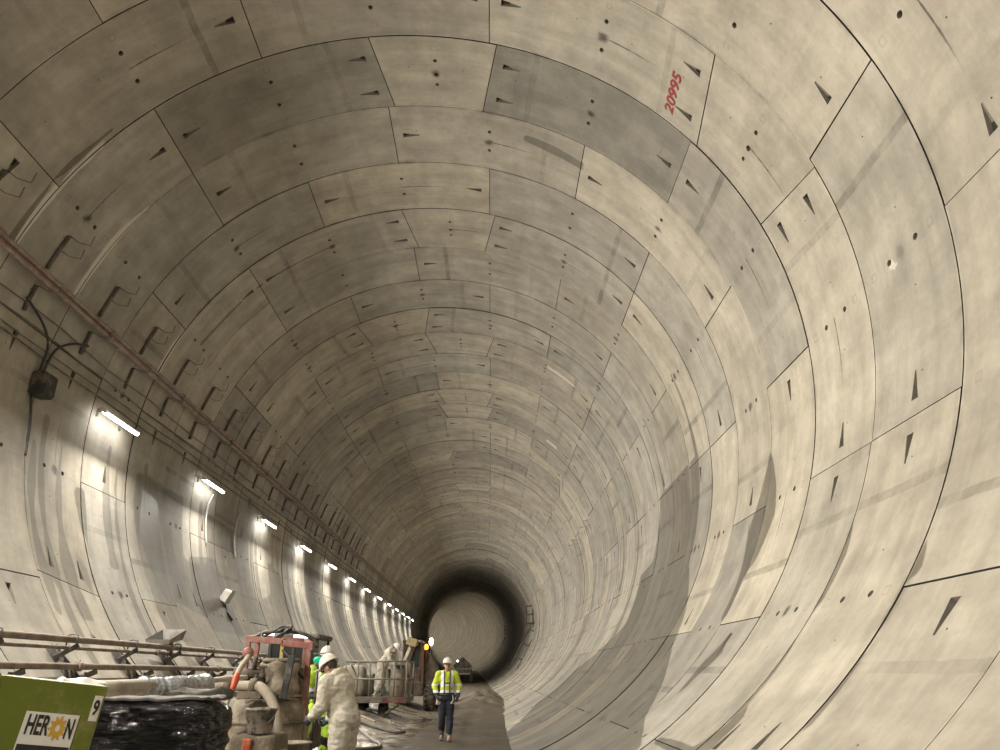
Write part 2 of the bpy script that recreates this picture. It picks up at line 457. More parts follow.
KEYS = {0: 1, 1: 7, 2: 2, 3: -1, 4: -8, 5: 8, 6: -1, 7: -8, 8: 8, 9: -2, 10: -1, 11: 8, 12: -8, 13: -1}
def build_ring(k, parent=None):
    rnd = random.Random(900+k)
    a = KEYS.get(k)
    if a is None: a = rnd.choice((-1, -8, 8, -2, 2))
    near = -2 <= k <= 9
    detail = 2 if -1 <= k <= 5 else (1 if -1 <= k <= 34 else 0)
    step = .17 if near else (.30 if -3 < k <= 16 else (.5 if -3 < k < 36 else .9))
    leaks = [l for l in LEAKS if l[0] == k]
    vlines = ()
    if k in (0, 1, 2, 3, 4, 5, 6): vlines = (.012, .03, .05, .075, .1, .9, .925, .95, .97, .988)
    if leaks:
        vv = set(vlines)
        for l in leaks:
            for q in (-.16, -.12, -.08, -.05, -.025, 0, .025, .05, .08, .12, .16):
                if .02 < l[3]+q < .98: vv.add(round(l[3]+q, 3))
        vlines = tuple(sorted(vv)); step = min(step, .3)
    segs = [('K', a+.5)]
    order = 'lLLLBRRRr'
    # going clockwise from the key: the first segment has its pockets by the key and by its far joint
    kinds = ['l']+['R']*3+['B']+['L']*3+['r']
    # far-from-key side: clockwise half has pockets just past each joint nearest the key
    kinds = ['l_first', 'L', 'L', 'L', 'B', 'R', 'R', 'R', 'r_last']
    for j in range(9): segs.append((kinds[j], a+2+2*j))
    me_v, me_f, me_uv, me_tint, me_mat, me_damp, me_lime, me_grime_shade = [], [], [], [], [], [], [], []
    ring_dr = rnd.uniform(-.005, .005)
    y0 = ring_y(k)
    if k >= 34: y0 += 0
    gap = .006
    m = D2R*R
    for kind, cu in segs:
        kk = {'l_first': 'l', 'r_last': 'r'}.get(kind, kind)
        T = templ('K' if kk == 'K' else {'l': 'kl', 'r': 'kr'}.get(kk, kk), step, detail, vlines)
        cth = T0+cu*UNIT
        cth = (cth+180) % 360-180
        dr = ring_dr+rnd.uniform(-.004, .004)
        tl = [rnd.uniform(-.0035, .0035) for _ in range(4)]
        H = T['H']
        def mp(x, y, r_):
            u = x/m
            v = y/W
            if kk == 'K': tap = 1.25*(u/T['half'])*(1-2*v)
            elif kk == 'l': tap = 1.25*(1-2*v)*max(0, -u/T['half'])
            elif kk == 'r': tap = -1.25*(1-2*v)*max(0, u/T['half'])
            else: tap = 0
            sh = 1-gap*1.3/H
            yy = y0+.010+v*(W-.020)
            return P(cth+u*sh+tap, R+dr+r_+tl[0]*(x/H)+tl[1]*(v-.5)*2, yy)
        base = len(me_v)
        tint = (rnd.random(), rnd.random()**1.2, rnd.random())
        if kk == 'K': tint = (min(1, tint[0]*.5+.5), min(1, tint[1]*.4+.6), tint[2])
        cq_ = int((math.floor(cu)+9) % 19-9)
        if kk != 'K' and k in FIX_TINT and cq_ in FIX_TINT[k]: tint = FIX_TINT[k][cq_]+(tint[2],)
        dodamp = k < 44
        def addv(x, y, r_, st=True):
            me_v.append(mp(x, y, r_)); me_uv.append((x/m, y/W))
            d = l_ = g_ = 0.0
            if dodamp and st:
                s_, a_ = (k+y/W)*W, (cth*m+x)
                g_ = stain_shade(GAP_SHADE_M, s_, a_, .2)
                d = stain_shade(DAMP_M, s_, a_, .16); l_ = stain_shade(LIME_M, s_, a_, .06)
                for lk in leaks:
                    th = cth+x/m
                    if lk[1] < lk[2]: f = (th-lk[1])/(lk[2]-lk[1])
                    else: f = (th-lk[1])/(lk[2]-lk[1])
                    if -.02 < f < 1:
                        wd = lk[4]+(lk[5]-lk[4])*max(f, 0)
                        wd *= .85+.9*abs(noise.noise(Vector((th*.12, k*3.3, lk[3]*9))))+.2*math.sin(th*.45+k)
                        q = abs(y/W-lk[3]-.05*noise.noise(Vector((th*.07, k*1.7, lk[3]*5+3))))-wd/2
                        e_ = max(0, min(1, .5-q*W/.10))
                        if lk[1] < -89: g_ = max(g_, e_)
                        else: d = max(d, e_)
            me_damp.append(d); me_lime.append(l_); me_grime_shade.append(g_)
        for x, y in T['V']: addv(x, y, 0)
        for f in T['F']:
            me_f.append(tuple(base+i for i in f)); me_tint.append(tint); me_mat.append(0)
        # edges of the segment
        b0 = len(me_v); n = len(T['border'])
        for x, y in T['border']: addv(x, y, 0, False)
        for x, y in T['border']: addv(x, y, .06, False)
        for i in range(n):
            j = (i+1) % n
            me_f.append((b0+i, b0+j, b0+n+j, b0+n+i)); me_tint.append(tint); me_mat.append(2)
        for q in T['pock']:
            p0 = len(me_v)
            for x, y in q: addv(x, y, 0, False)
            for i, (x, y) in enumerate(q): addv(x, y, .008 if i in (0, 3) else .085, False)
            for f in ((0, 1, 5, 4), (1, 2, 6, 5), (2, 3, 7, 6), (3, 0, 4, 7), (4, 5, 6, 7)):
                me_f.append(tuple(p0+i for i in f)); me_tint.append(tint); me_mat.append(1)
        for q, dep in T['holes']:
            p0 = len(me_v); n2 = len(q)
            for x, y in q: addv(x, y, 0, False)
            for x, y in q: addv(x, y, dep, False)
            for i in range(n2):
                j = (i+1) % n2
                me_f.append((p0+i, p0+j, p0+n2+j, p0+n2+i)); me_tint.append(tint); me_mat.append(1)
            me_f.append(tuple(p0+n2+i for i in range(n2))); me_tint.append(tint); me_mat.append(2)
    # the dark back of the joints
    b0 = len(me_v); n = 72
    for yy in (y0, y0+W):
        for i in range(n):
            me_v.append(P(360*i/n, R+.062 if k < 36 else R+.09, yy)); me_uv.append((0, .5)); me_damp.append(0); me_lime.append(0); me_grime_shade.append(0)
    for i in range(n):
        j = (i+1) % n
        me_f.append((b0+i, b0+j, b0+n+j, b0+n+i)); me_tint.append((.5, .5, .5)); me_mat.append(2)
    me = bpy.data.meshes.new('wall_ring')
    me.from_pydata(me_v, [], me_f)
    me.polygons.foreach_set('material_index', me_mat)
    uvl = me.uv_layers.new(name='seg')
    lv = [0]*len(me.loops); me.loops.foreach_get('vertex_index', lv)
    flat = []
    for i in lv: flat.extend(me_uv[i])
    uvl.data.foreach_set('uv', flat)
    at_ = me.attributes.new('tint', 'FLOAT_COLOR', 'FACE')
    flat = []
    for t in me_tint: flat.extend((*t, 1.0))
    at_.data.foreach_set('color', flat)
    me.attributes.new('damp', 'FLOAT', 'POINT').data.foreach_set('value', me_damp)
    me.attributes.new('lime', 'FLOAT', 'POINT').data.foreach_set('value', me_lime)
    me.attributes.new('grime_shade', 'FLOAT', 'POINT').data.foreach_set('value', me_grime_shade)
    me.update()
    o = mesh_obj('wall_ring', me, [CONC, POCKET, JOINT])
    tag(o, kind='structure')
    return o

# darker and paler segments that stand out: ring -> middle joint number of the segment -> (brightness, warmth)
FIX_TINT = {-1: {7: (.5, .75), 5: (.5, .75), 6: (.5, .75), 8: (.5, .75)}, 1: {4: (.6, .45), 2: (.7, .7), -4: (.3, .4), 6: (.8, .8)}, 2: {1: (.8, .55), 4: (.95, .75), -1: (.35, .5), -3: (.3, .5), 6: (.75, .5)},
            3: {1: (-.45, .25), -2: (-.15, .3), 3: (.55, .35), 0: (.7, .8), 5: (.95, 1.0)}, 0: {3: (.8, .7), 5: (.85, .75), 7: (.45, .75)},
            4: {0: (.35, .5), 2: (.9, .75), 4: (.9, .8), -2: (.3, .4)}}

RINGS = {}
rl = random.Random(77)
for k in range(4, 36):
    for j in range(3):
        t1 = rl.uniform(-112, -139)
        LEAKS.append((k, rl.uniform(-91, -99), t1, rl.uniform(.08, .92), rl.uniform(.03, .10), rl.uniform(.10, .32)))
for k in range(9, 40):
    if rl.random() < .5: LEAKS.append((k, rl.choice((51, 70, 89)), rl.uniform(110, 145), rl.choice((.33, .5, .65, .97)), .04, rl.uniform(.06, .18)))
for k in range(-9, 68): RINGS[k] = build_ring(k)
# the lit part beyond, seen only as a pale disc
MBF = MB()
kk_ = 68
ys = [ring_y(68)+W*i for i in range(0, 130)]
me_v, me_f = [], []
n = 64
for i, y in enumerate(ys):
    for rr in (0.0, .03):
        for j in range(n): me_v.append(P(360*j/n, R+rr*.5+.0025*math.sin(i*2.3), y+(.012 if rr else .0)))
for i in range(len(ys)*2-1):
    for j in range(n):
        q = (j+1) % n
        me_f.append((i*n+j, i*n+q, (i+1)*n+q, (i+1)*n+j))
me = bpy.data.meshes.new('wall_far_tunnel'); me.from_pydata(me_v, [], me_f)
uvl = me.uv_layers.new(name='seg')
at_ = me.attributes.new('tint', 'FLOAT_COLOR', 'FACE')
rnd = random.Random(5); flat = []
cache = {}
for f in range(len(me_f)):
    i, j = f//n//2, (f % n)//7
    if (i, j) not in cache: cache[(i, j)] = (rnd.random(), rnd.random(), rnd.random(), 1.0)
    flat.extend(cache[(i, j)])
at_.data.foreach_set('color', flat)
far = mesh_obj('wall_far_tunnel', me, CONC); tag(far, kind='structure')
# the end behind the camera
mb = MB(); yb = ring_y(-9)
mb._faces([P(360*j/48, R+.05, yb-.05) for j in range(48)], [list(range(48))])
o = mb.build('wall_rear', simple('shotcrete', (.3, .28, .24), .9)); tag(o, kind='structure')
# ------------------------------------------------------------------ lights
STEEL = simple('galvanised', (.34, .34, .33), .45, .5, var=.25, dirt=(.23, .2, .16), dirt_amt=.5)
WHITE_PL = simple('white_plastic', (.6, .6, .58), .5, dirt=(.3, .27, .22), dirt_amt=.4)
CABLE_G = simple('dusty_cable', (.10, .093, .085), .7, dirt=(.2, .18, .15), dirt_amt=.5)
BLACK_RUB = simple('black_rubber', (.025, .025, .026), .55, dirt=(.2, .17, .13), dirt_amt=.3)
LED = emit('led_white', (1.0, .97, .92), 18)

LAMP_TH, LAMP_POWER = -88.0, 420.0
def make_lamp():
    """origin on the wall; local x = away from the wall, y = along the tunnel, z = up"""
    root = empty('wall_lamp', (0, 0, 0))
    m = MB(); m.box((.24, 0, .05), (.13, 1.30, .06), (0, .5, 0), .015); m.build('housing', STEEL, root)
    m = MB(); m.box((.262, 0, .008), (.15, 1.26, .06), (0, .5, 0), .025); m.build('diffuser', LED, root)
    for s in (-1, 1):
        m = MB(); m.bar((-.02, s*.45, .10), (.24, s*.45, .085), .04, .012); m.bar((0.01, s*.45, .0), (0.01, s*.45, .16), .05, .012); m.build('bracket', STEEL, root)
    for s in (-1, 1):
        m = MB(); m.box((.24, s*.67, .05), (.14, .05, .075), (0, .5, 0), .012); m.build('end_cap', WHITE_PL, root)
    return root
proto = make_lamp()
lamps = []
for n_ in range(-4, 13):
    y = ring_y(5.36+3*n_)
    o = proto if not lamps else copy_tree(proto)
    o.location = P(LAMP_TH, R-.01, y)
    bx0, _ = bend(y-1); bx1, _ = bend(y+1)
    o.rotation_euler = (0, 0, -math.atan((bx1-bx0)/2))
    nm = {0: 'long LED wall lamp on the left wall, nearest and brightest in the row', 1: 'LED wall lamp, second along the row on the left wall', 2: 'LED wall lamp, third along the row on the left wall', 3: 'LED wall lamp, fourth along the row on the left wall', 4: 'LED wall lamp, fifth along the row on the left wall', 12: 'LED wall lamp, farthest of the row on the left wall'}
    if n_ < 0: lab = 'LED wall lamp on the left wall behind the viewpoint, %s lamp back' % ('first second third fourth'.split()[-n_-1])
    else: lab = nm.get(n_) or 'LED wall lamp on the left wall, %s in the receding row' % ('sixth seventh eighth ninth tenth eleventh twelfth'.split()[n_-5])
    tag(o, lab, 'lamp', 'row of LED lamps along the left wall')
    lamps.append(o)
    L = bpy.data.lights.new('lamp_light', 'AREA'); L.shape = 'RECTANGLE'; L.size = 1.2; L.size_y = .1
    L.energy = LAMP_POWER*(1.28 if n_ < 0 else (1.0 if n_ < 2 else .80)); L.color = (1.0, .94, .83)
    lo = bpy.data.objects.new('lamp_light', L); COL.objects.link(lo)
    p = P(LAMP_TH, R-.38, y); lo.location = p+Vector((0, 0, -.05))
    dirv = Vector((math.cos(.52), 0, -math.sin(.52)))
    q = dirv.to_track_quat('-Z', 'Y').to_matrix()
    # long side along the tunnel
    zax = -dirv; xax = Vector((0, 1, 0)); yax = zax.cross(xax)
    lo.rotation_euler = Matrix((xax, yax, zax)).transposed().to_euler()
for y, e in [(127, 800), (137, 1100)]+[(148+11*i, 1500) for i in range(17)]:
    L = bpy.data.lights.new('far_light', 'AREA'); L.shape = 'RECTANGLE'; L.size = 16.0; L.size_y = .3
    L.energy = e*.33; L.color = (1.0, .90, .72)
    lo = bpy.data.objects.new('far_light', L); COL.objects.link(lo)
    lo.location = P(-70, R-.3, y)
    dirv = Vector((math.cos(.6), .3, -math.sin(.6))).normalized()
    zax = -dirv; xax = Vector((0, 1, 0)); yax = zax.cross(xax).normalized(); xax = yax.cross(zax)
    lo.rotation_euler = Matrix((xax, yax, zax)).transposed().to_euler()

# ------------------------------------------------------------------ camera, world
cam = bpy.data.cameras.new('camera'); cam.sensor_width = 36; cam.lens = F_PX*36/1000; cam.clip_end = 600; cam.clip_start = .05
co = bpy.data.objects.new('camera', cam); COL.objects.link(co)
co.location = (0, 0, EYE); co.rotation_euler = (PI/2+PITCH, 0, -YAW)
sc.camera = co
w = bpy.data.worlds.new('world'); sc.world = w; w.use_nodes = True
w.node_tree.nodes['Background'].inputs[0].default_value = (.01, .01, .01, 1)
w.node_tree.nodes['Background'].inputs[1].default_value = 0.2
sc.view_settings.view_transform = 'Standard'; sc.view_settings.look = 'None'
sc.view_settings.gamma = 1; sc.view_settings.use_curve_mapping = False
sc.view_settings.exposure = 0.14
sc.cycles.use_denoising = True
sc.cycles.max_bounces = 8; sc.cycles.diffuse_bounces = 5
# ------------------------------------------------------------------ floor
def mud_material():
    m, nt, b = new_mat('wet_mud')
    tc = nd(nt, 'ShaderNodeTexCoord').outputs['Object']
    def nz(scale, detail=6.0, rough=.65):
        return nd(nt, 'ShaderNodeTexNoise', ins={'Vector': tc, 'Scale': scale, 'Detail': detail, 'Roughness': rough}).outputs[0]
    st = nd(nt, 'ShaderNodeMapping', ins={'Vector': tc, 'Scale': (1.0, .16, 1.0)}).outputs[0]
    n1, n2, n3 = nz(.8), nz(4.5), nz(22, 5)
    c = mixc(nt, ramp(nt, n1, .35, .65), (.036, .027, .016), (.066, .050, .031))
    c = mixc(nt, ramp(nt, n2, .45, .7, 0, .7), c, (.095, .073, .047))
    c = mixc(nt, ramp(nt, n3, .5, .75, 0, .35), c, (.03, .023, .016))
    sx = nd(nt, 'ShaderNodeSeparateXYZ', ins={0: tc})
    dry = mth(nt, 'MULTIPLY', ramp(nt, nd(nt, 'ShaderNodeSeparateXYZ', ins={0: tc}).outputs[1], 22, 34), .8)
    c = mixc(nt, dry, c, mixc(nt, n2, (.10, .082, .056), (.21, .175, .12)))
    # pale grout slurry lies on the left half, near the mixer
    left = mth(nt, 'MULTIPLY', ramp(nt, sx.outputs[0], -1.9, -2.7), ramp(nt, sx.outputs[1], 30, 25))
    sl = mth(nt, 'MULTIPLY', ramp(nt, nz(1.6, 7, .7), .42, .50), left)
    c = mixc(nt, mth(nt, 'MULTIPLY', sl, .75), c, (.42, .38, .31))
    pud = mth(nt, 'MULTIPLY', ramp(nt, nz(1.1, 4), .50, .56), ramp(nt, sx.outputs[0], -1.2, -2.4, .12, 1.0))
    pud = mth(nt, 'MULTIPLY', pud, ramp(nt, sx.outputs[1], 40, 30))
    wet = mth(nt, 'MAXIMUM', pud, mth(nt, 'MULTIPLY', sl, .8))
    nt.links.new(c, b.inputs['Base Color'])
    nt.links.new(ramp(nt, wet, 0, 1, .82, .09, False), b.inputs['Roughness'])
    b.inputs['Specular IOR Level'].default_value = .5
    h = mth(nt, 'ADD', mth(nt, 'MULTIPLY', n2, .6), mth(nt, 'MULTIPLY', n3, .35))
    bp = nd(nt, 'ShaderNodeBump', ins={'Height': h, 'Strength': ramp(nt, wet, 0, 1, .8, .15, False), 'Distance': .06})
    nt.links.new(bp.outputs[0], b.inputs['Normal'])
    return m

def floor_z(x, y):
    bx, bz = bend(y)
    q = x-bx
    z = bz
    if q < -2.5:
        t = (-2.5-q)/2.3
        z += .46*t*t*(3-2*min(t, 1.0)) if t < 1 else .46
    rough = (.018 if q < -.2 else .004)+.05*max(0, min(1, (y-21)/10))*max(0, min(1, (q+2.2)/.6))*max(0, min(1, (.1-q)/.5))
    nv = noise.noise(Vector((x*1.1, y*.55, 3)))*.7+noise.noise(Vector((x*3.1, y*2.1, 7)))*.5+noise.noise(Vector((x*7, y*5, 1)))*.25
    z += nv*rough
    # wheel ruts
    for r0 in (-2.0, -.55): z -= .03*math.exp(-((q-r0)/.16)**2)*(1 if y > 8 else .5)
    # heap of muck ahead of the walking man
    z += .42*math.exp(-((q+.5)/1.0)**2-((y-46)/13)**2)*(1+.7*noise.noise(Vector((x*1.5, y*.6, 9)))+.35*noise.noise(Vector((x*4, y*1.6, 2))))
    return z
xs = [-4.9+.14*i for i in range(43)]
ys = []
y = -9.0
while y < 125: ys.append(y); y += .16 if 7 < y < 30 else (.35 if y < 60 else .9)
vs = []
for y in ys:
    bx, _ = bend(y)
    for x in xs: vs.append((x+bx, y, floor_z(x+bx, y)))
nx = len(xs)
fs = [(i*nx+j, i*nx+j+1, (i+1)*nx+j+1, (i+1)*nx+j) for i in range(len(ys)-1) for j in range(nx-1)]
me = bpy.data.meshes.new('floor'); me.from_pydata(vs, [], fs)
for p_ in me.polygons: p_.use_smooth = True
tag(mesh_obj('floor', me, mud_material()), kind='structure')

# ------------------------------------------------------------------ fixed furniture on the left wall
RUSTY = simple('rusty_pipe', (.19, .145, .12), .6, .2, dirt=(.30, .25, .2), dirt_amt=.55)
PINKPIPE = simple('dusty_red_pipe', (.26, .17, .15), .6, dirt=(.33, .29, .25), dirt_amt=.5)
BRACK = simple('dark_bracket_steel', (.10, .09, .085), .6, .3, dirt=(.25, .21, .17), dirt_amt=.35)
PALE = simple('dusty_pale_pipe', (.36, .31, .25), .7, dirt=(.5, .45, .38), dirt_amt=.6)
FOIL = simple('clear_wrapping_film', (.42, .44, .46), .18, .35, var=.5, scale=25, bump=1.0, bscale=30)

def line_pts(th, r, k0, k1, step=1.0, wob=0.0, seed=0):
    out = []; k = k0
    while k <= k1+1e-6:
        d = wob*noise.noise(Vector((k*.9, seed, 0)))
        out.append(P(th+d, r, ring_y(k))); k += step
    return out

# the two pipes of the high rail
for j, (th, r_, rad, lab) in enumerate(((-74.0, R-.14, .042, 'dusty red pipe along the upper left wall, upper of the pair'), (-75.1, R-.15, .040, 'dusty red pipe along the upper left wall, lower of the pair'))):
    t = empty('pipe_line', P(th, r_, 0), 0, lab, 'pipe', 'high pipes along the left wall')
    m = MB(); m.tube([p-t.location for p in line_pts(th, r_, -6, 46)], rad, 8); m.build('pipe_run', PINKPIPE, t)
    for k in range(-2, 14, 2):
        p0, p1 = P(th, r_, ring_y(k+.7)-.06)-t.location, P(th, r_, ring_y(k+.7)+.06)-t.location
        m = MB(); m.tube([p0, p1], rad*1.45, 8); m.build('coupling', PINKPIPE, t)
# wall bars with wire hooks, one per ring
for k in range(1, 22):
    for up in (True, False):
        a0, a1 = (-66.7, -72.9) if up else (-76.0, -80.3)
        yk = ring_y(k+.45)
        t = empty('hook_bar', P(a0, R, yk))
        o0 = t.location
        m = MB(); m.tube([P(a, R-.03, yk)-o0 for a in (a0, (a0+a1)/2, a1)], .035, 6); m.build('channel', BRACK, t)
        for q in (.06, .5) if up else (.1,):
            a = a0+(a1-a0)*q
            b_ = a+1.2
            m = MB(); m.tube([P(a+.5, R-.04, yk)-o0, P(a+.3, R-.16, yk+.10)-o0, P(b_, R-.2, yk+.30)-o0, P(b_+1.7, R-.16, yk+.30)-o0], .007, 5); m.build('wire_hook', BRACK, t)
        nth = ['first', 'second', 'third', 'fourth', 'fifth', 'sixth', 'seventh', 'eighth', 'ninth', 'tenth', 'eleventh', 'twelfth', 'thirteenth', 'fourteenth', 'fifteenth', 'sixteenth', 'seventeenth', 'eighteenth', 'nineteenth', 'twentieth', 'twenty-first'][k-1]
        tag(t, 'short dark bar with wire hooks %s the red pipes, %s ring along the left wall' % ('above' if up else 'below', nth), 'bracket', 'hook bars above the high pipes' if up else 'hook bars below the high pipes')
# thin cables between the high rail and the lamps
for j, (th, rad) in enumerate(((-79.3, .011), (-81.6, .014), (-83.4, .010), (-84.8, .015))):
    m = MB(); m.tube(line_pts(th, R-.05, -6, 44, .5, .9, j*3.3), rad, 6)
    o = m.build('cable', CABLE_G)
    tag(o, 'thin dusty cable along the left wall, %s of four above the lamps' % ('topmost', 'second down', 'third down', 'lowest')[j], 'cable', 'cables along the left wall')
# black junction box with its loops of cable
t = empty('junction_box', P(-89.2, R, ring_y(3.97)), 0, 'black junction box with looped cables on the left wall, near the brightest lamp', 'junction box')
m = MB(); m.box((.13, 0, 0), (.22, .34, .40), None, .03); m.build('box_body', BLACK_RUB, t)
m = MB(); m.box((.25, 0, 0), (.03, .30, .34), None, .01); m.build('lid', BLACK_RUB, t)
for j, ths in enumerate((((3.4, -78.5), (3.7, -80.5), (3.88, -83), (3.92, -87.3)), ((4.5, -78.4), (4.2, -80.2), (4.0, -83), (3.98, -87.3)), ((3.9, -91), (3.93, -96), (3.9, -101)))):
    m = MB(); m.tube(wavy([P(th, R-.05-.06*math.sin(i), ring_y(k))-t.location for i, (k, th) in enumerate(ths)]), .022, 6); m.build('cable', BLACK_RUB, t)
for k, lab in ((8.62, 'pale conduit hanging below the second lamp'), (9.98, 'pale conduit on the wall between second and third lamps')):
    m = MB(); m.tube(wavy([P(-89, R-.12, ring_y(k)), P(-92, R-.05, ring_y(k)-.05), P(-97, R-.03, ring_y(k)-.08), P(-101.5, R-.02, ring_y(k))]), .022, 6)
    tag(m.build('conduit', WHITE_PL), lab, 'conduit')
t = empty('junction_box', P(-114, R, ring_y(8.95)), 0, 'grey junction box on the left wall above the mixer', 'junction box')
m = MB(); m.box((.14, 0, .02), (.2, .32, .30), (0, .5, 0), .02); m.build('box_body', WHITE_PL, t)
m = MB(); m.box((.25, 0, .06), (.02, .28, .26), (0, .5, 0), .008); m.build('lid', WHITE_PL, t)
m = MB(); m.tube(wavy([(.1, .05, -.14), (.12, .12, -.3), (.22, .05, -.42), (.3, .2, -.55)]), .018, 6); m.build('cable', BLACK_RUB, t)
m = MB(); m.bar((-.02, 0, -.2), (.2, 0, -.02), .04, .03); m.build('bracket', BRACK, t)

# the low pipes and their posts
def off_wall(th, tt):
    w_ = P(th, R, 0)
    return Vector((w_.x*tt, 0, EYE+(w_.z-EYE)*tt))
PA, PB, PC = off_wall(-129.3, .93), off_wall(-130.8, .955), off_wall(-134.0, .94)
for nm, p, rad, lab in (('upper', PA, .045, 'long rusty pipe low on the left wall, topmost of three'), ('middle', PB, .026, 'thin rusty pipe low on the left wall, just under the topmost'), ('lower', PC, .042, 'long rusty pipe low on the left wall, lowest of three')):
    t = empty('pipe_line', p+Vector((0, 5, 0)), 0, lab, 'pipe', 'low pipes along the left wall')
    m = MB(); m.tube([(0, -8, 0), (0, 8, .0), (0, 24, 0)], rad, 10); m.build('pipe_run', RUSTY, t)
    for yy in (2.9, 8.2, 13.5):
        y_ = yy+{'upper': .35, 'middle': 0, 'lower': 2.2}[nm]-5
        m = MB(); m.tube([(0, y_-.06, 0), (0, y_+.06, 0)], rad*1.5, 10); m.tube([(0, y_-.02, rad*1.2), (0, y_+.02, rad*1.9)], .015, 6); m.build('coupling', PINKPIPE, t)
for i, k in enumerate((1.65, 2.65, 3.63, 4.69, 5.72, 6.73, 7.9, 8.9, 9.9, 10.9)):
    yk = ring_y(k)
    t = empty('pipe_bracket', P(-134, R, yk), 0, 'dark steel pipe bracket low on the left wall, %s along the pipes' % 'first second third fourth fifth sixth seventh eighth ninth tenth'.split()[i], 'bracket', 'brackets of the low pipes')
    o0 = t.location
    w0, w1 = P(-131.2, R-.05, yk)-o0, P(-137.3, R-.05, yk)-o0
    for s in (-1, 1):
        m = MB(); m.bar(w0+Vector((0, s*.055, 0)), w1+Vector((0, s*.055, 0)), .022, .09); m.build('channel', BRACK, t)
    m = MB(); m.bar(w0, w1, .09, .012); m.build('back_plate', BRACK, t)
    m = MB(); m.bar(P(-133.0, R-.04, yk-.1)-o0, PA+Vector((.03, yk+.12, -.07))-o0, .05, .06); m.tube([PA+Vector((-.07, yk, -.08))-o0, PA+Vector((-.075, yk, .05))-o0, PA+Vector((0, yk, .07))-o0, PA+Vector((.07, yk, .05))-o0, PA+Vector((.07, yk, -.08))-o0], .012, 6)
    m.build('upper_arm', BRACK, t)
    m = MB(); m.bar(P(-137.0, R-.04, yk-.1)-o0, PC+Vector((.03, yk+.25, -.06))-o0, .05, .06); m.build('lower_arm', BRACK, t)
    m = MB(); m.bar(P(-138.2, R-.03, yk+.05)-o0, PC+Vector((0, yk+.05, -.07))-o0, .035, .035); m.build('brace', BRACK, t)
# sloped metal trough over the pipes
t = empty('metal_trough', PA+Vector((-.02, ring_y(5.55), .02)), 0, 'grey sheet metal trough tilted over the low pipes', 'trough')
m = MB()
m._faces([(-.26, -.32, .02), (.1, -.32, .02), (.1, .30, .12), (-.26, .30, .12), (-.3, -.34, .10), (.14, -.34, .10), (.14, .32, .30), (-.3, .32, .30)], [(0, 1, 2, 3), (0, 4, 5, 1), (1, 5, 6, 2), (2, 6, 7, 3), (3, 7, 4, 0)])
m.build('tray', STEEL, t)
m = MB(); m.bar((.05, 0, -.16), (.0, .05, .1), .05, .05); m.build('bracket', BRACK, t)

# ------------------------------------------------------------------ ladders on the right wall
def access(loc, s, lab):
    t = empty('access_ladder', loc, 0, lab, 'ladder', 'access ladders on the right wall')
    def part(n, segs, r_):
        m = MB()
        for q in segs: m.tube([Vector(p)*s for p in q], r_*s, 6)
        return m.build(n, BRACK, t)
    foot, top = Vector((0, 0, 0)), Vector((2.55, -.4, 4.65))
    d2 = Vector((.75, -.1, -.35))
    part('stringer', [(foot, top)], .05); part('stringer', [(foot+d2*.9, top+d2)], .05)
    for i in range(3):
        q = foot.lerp(top, .30+.3*i); part('rung', [(q, q+d2*1.0)], .06)
    part('brace', [(Vector((1.9, 0, 3.4)), Vector((2.8, -.4, 4.6)))], .05)
    m = MB(); m.box(Vector((2.75, -.4, 4.75))*s, (1.5*s, 1.3*s, .14*s)); m.build('deck', BRACK, t)
    for x in (2.02, 2.75, 3.48):
        for y_ in (-1.0, .2):
            part('post', [((x, y_, 4.75), (x, y_, 6.6))], .04)
    for z in (5.7, 6.6):
        part('rail', [((2.02, -1.0, z), (3.48, -1.0, z), (3.48, .2, z), (2.02, .2, z), (2.02, -1.0, z))], .04)
    return t
access(at(508, 670.5, 74), .88, 'dark steel ladder with caged landing on the right wall, nearer of two')
access(at(496.0, 655, 118), .62, 'small dark ladder and landing at the mouth of the lit far section')

# ------------------------------------------------------------------ lettering
def text_mesh(s, size, extrude=.002, offset=0.0, shear=0.0, squeeze=1.0):
    """upright lettering in the local xz plane, centred"""
    c = bpy.data.curves.new('lettering', 'FONT'); c.body = s; c.size = size; c.extrude = extrude; c.offset = offset; c.shear = shear
    c.align_x = 'CENTER'; c.align_y = 'CENTER'
    o = bpy.data.objects.new('lettering', c); COL.objects.link(o)
    me = bpy.data.meshes.new_from_object(o.evaluated_get(bpy.context.evaluated_depsgraph_get()))
    bpy.data.objects.remove(o); bpy.data.curves.remove(c)
    for v in me.vertices: v.co = Vector((v.co.x*squeeze, -v.co.z, v.co.y))
    return me
me = text_mesh('20995', .34, .001, .006, .12, .80)
wx = max(v.co.x for v in me.vertices)
sx_ = .40/wx
for v in me.vertices:
    x, z = v.co.x*sx_, v.co.z
    # reads towards the viewpoint: x -> back along the tunnel, z -> up the left
    s_ = 2.655-x/W
    th = 45.6-z*.72/(R*D2R)+.9*(s_-2.655)
    v.co = P(th, R-.010-v.co.y*.3, ring_y(s_))
num = mesh_obj('painted_number', me, simple('red_paint', (.30, .010, .014), .6, var=.25, scale=30), RINGS[2])
num['label'] = 'red stencilled number 20995'
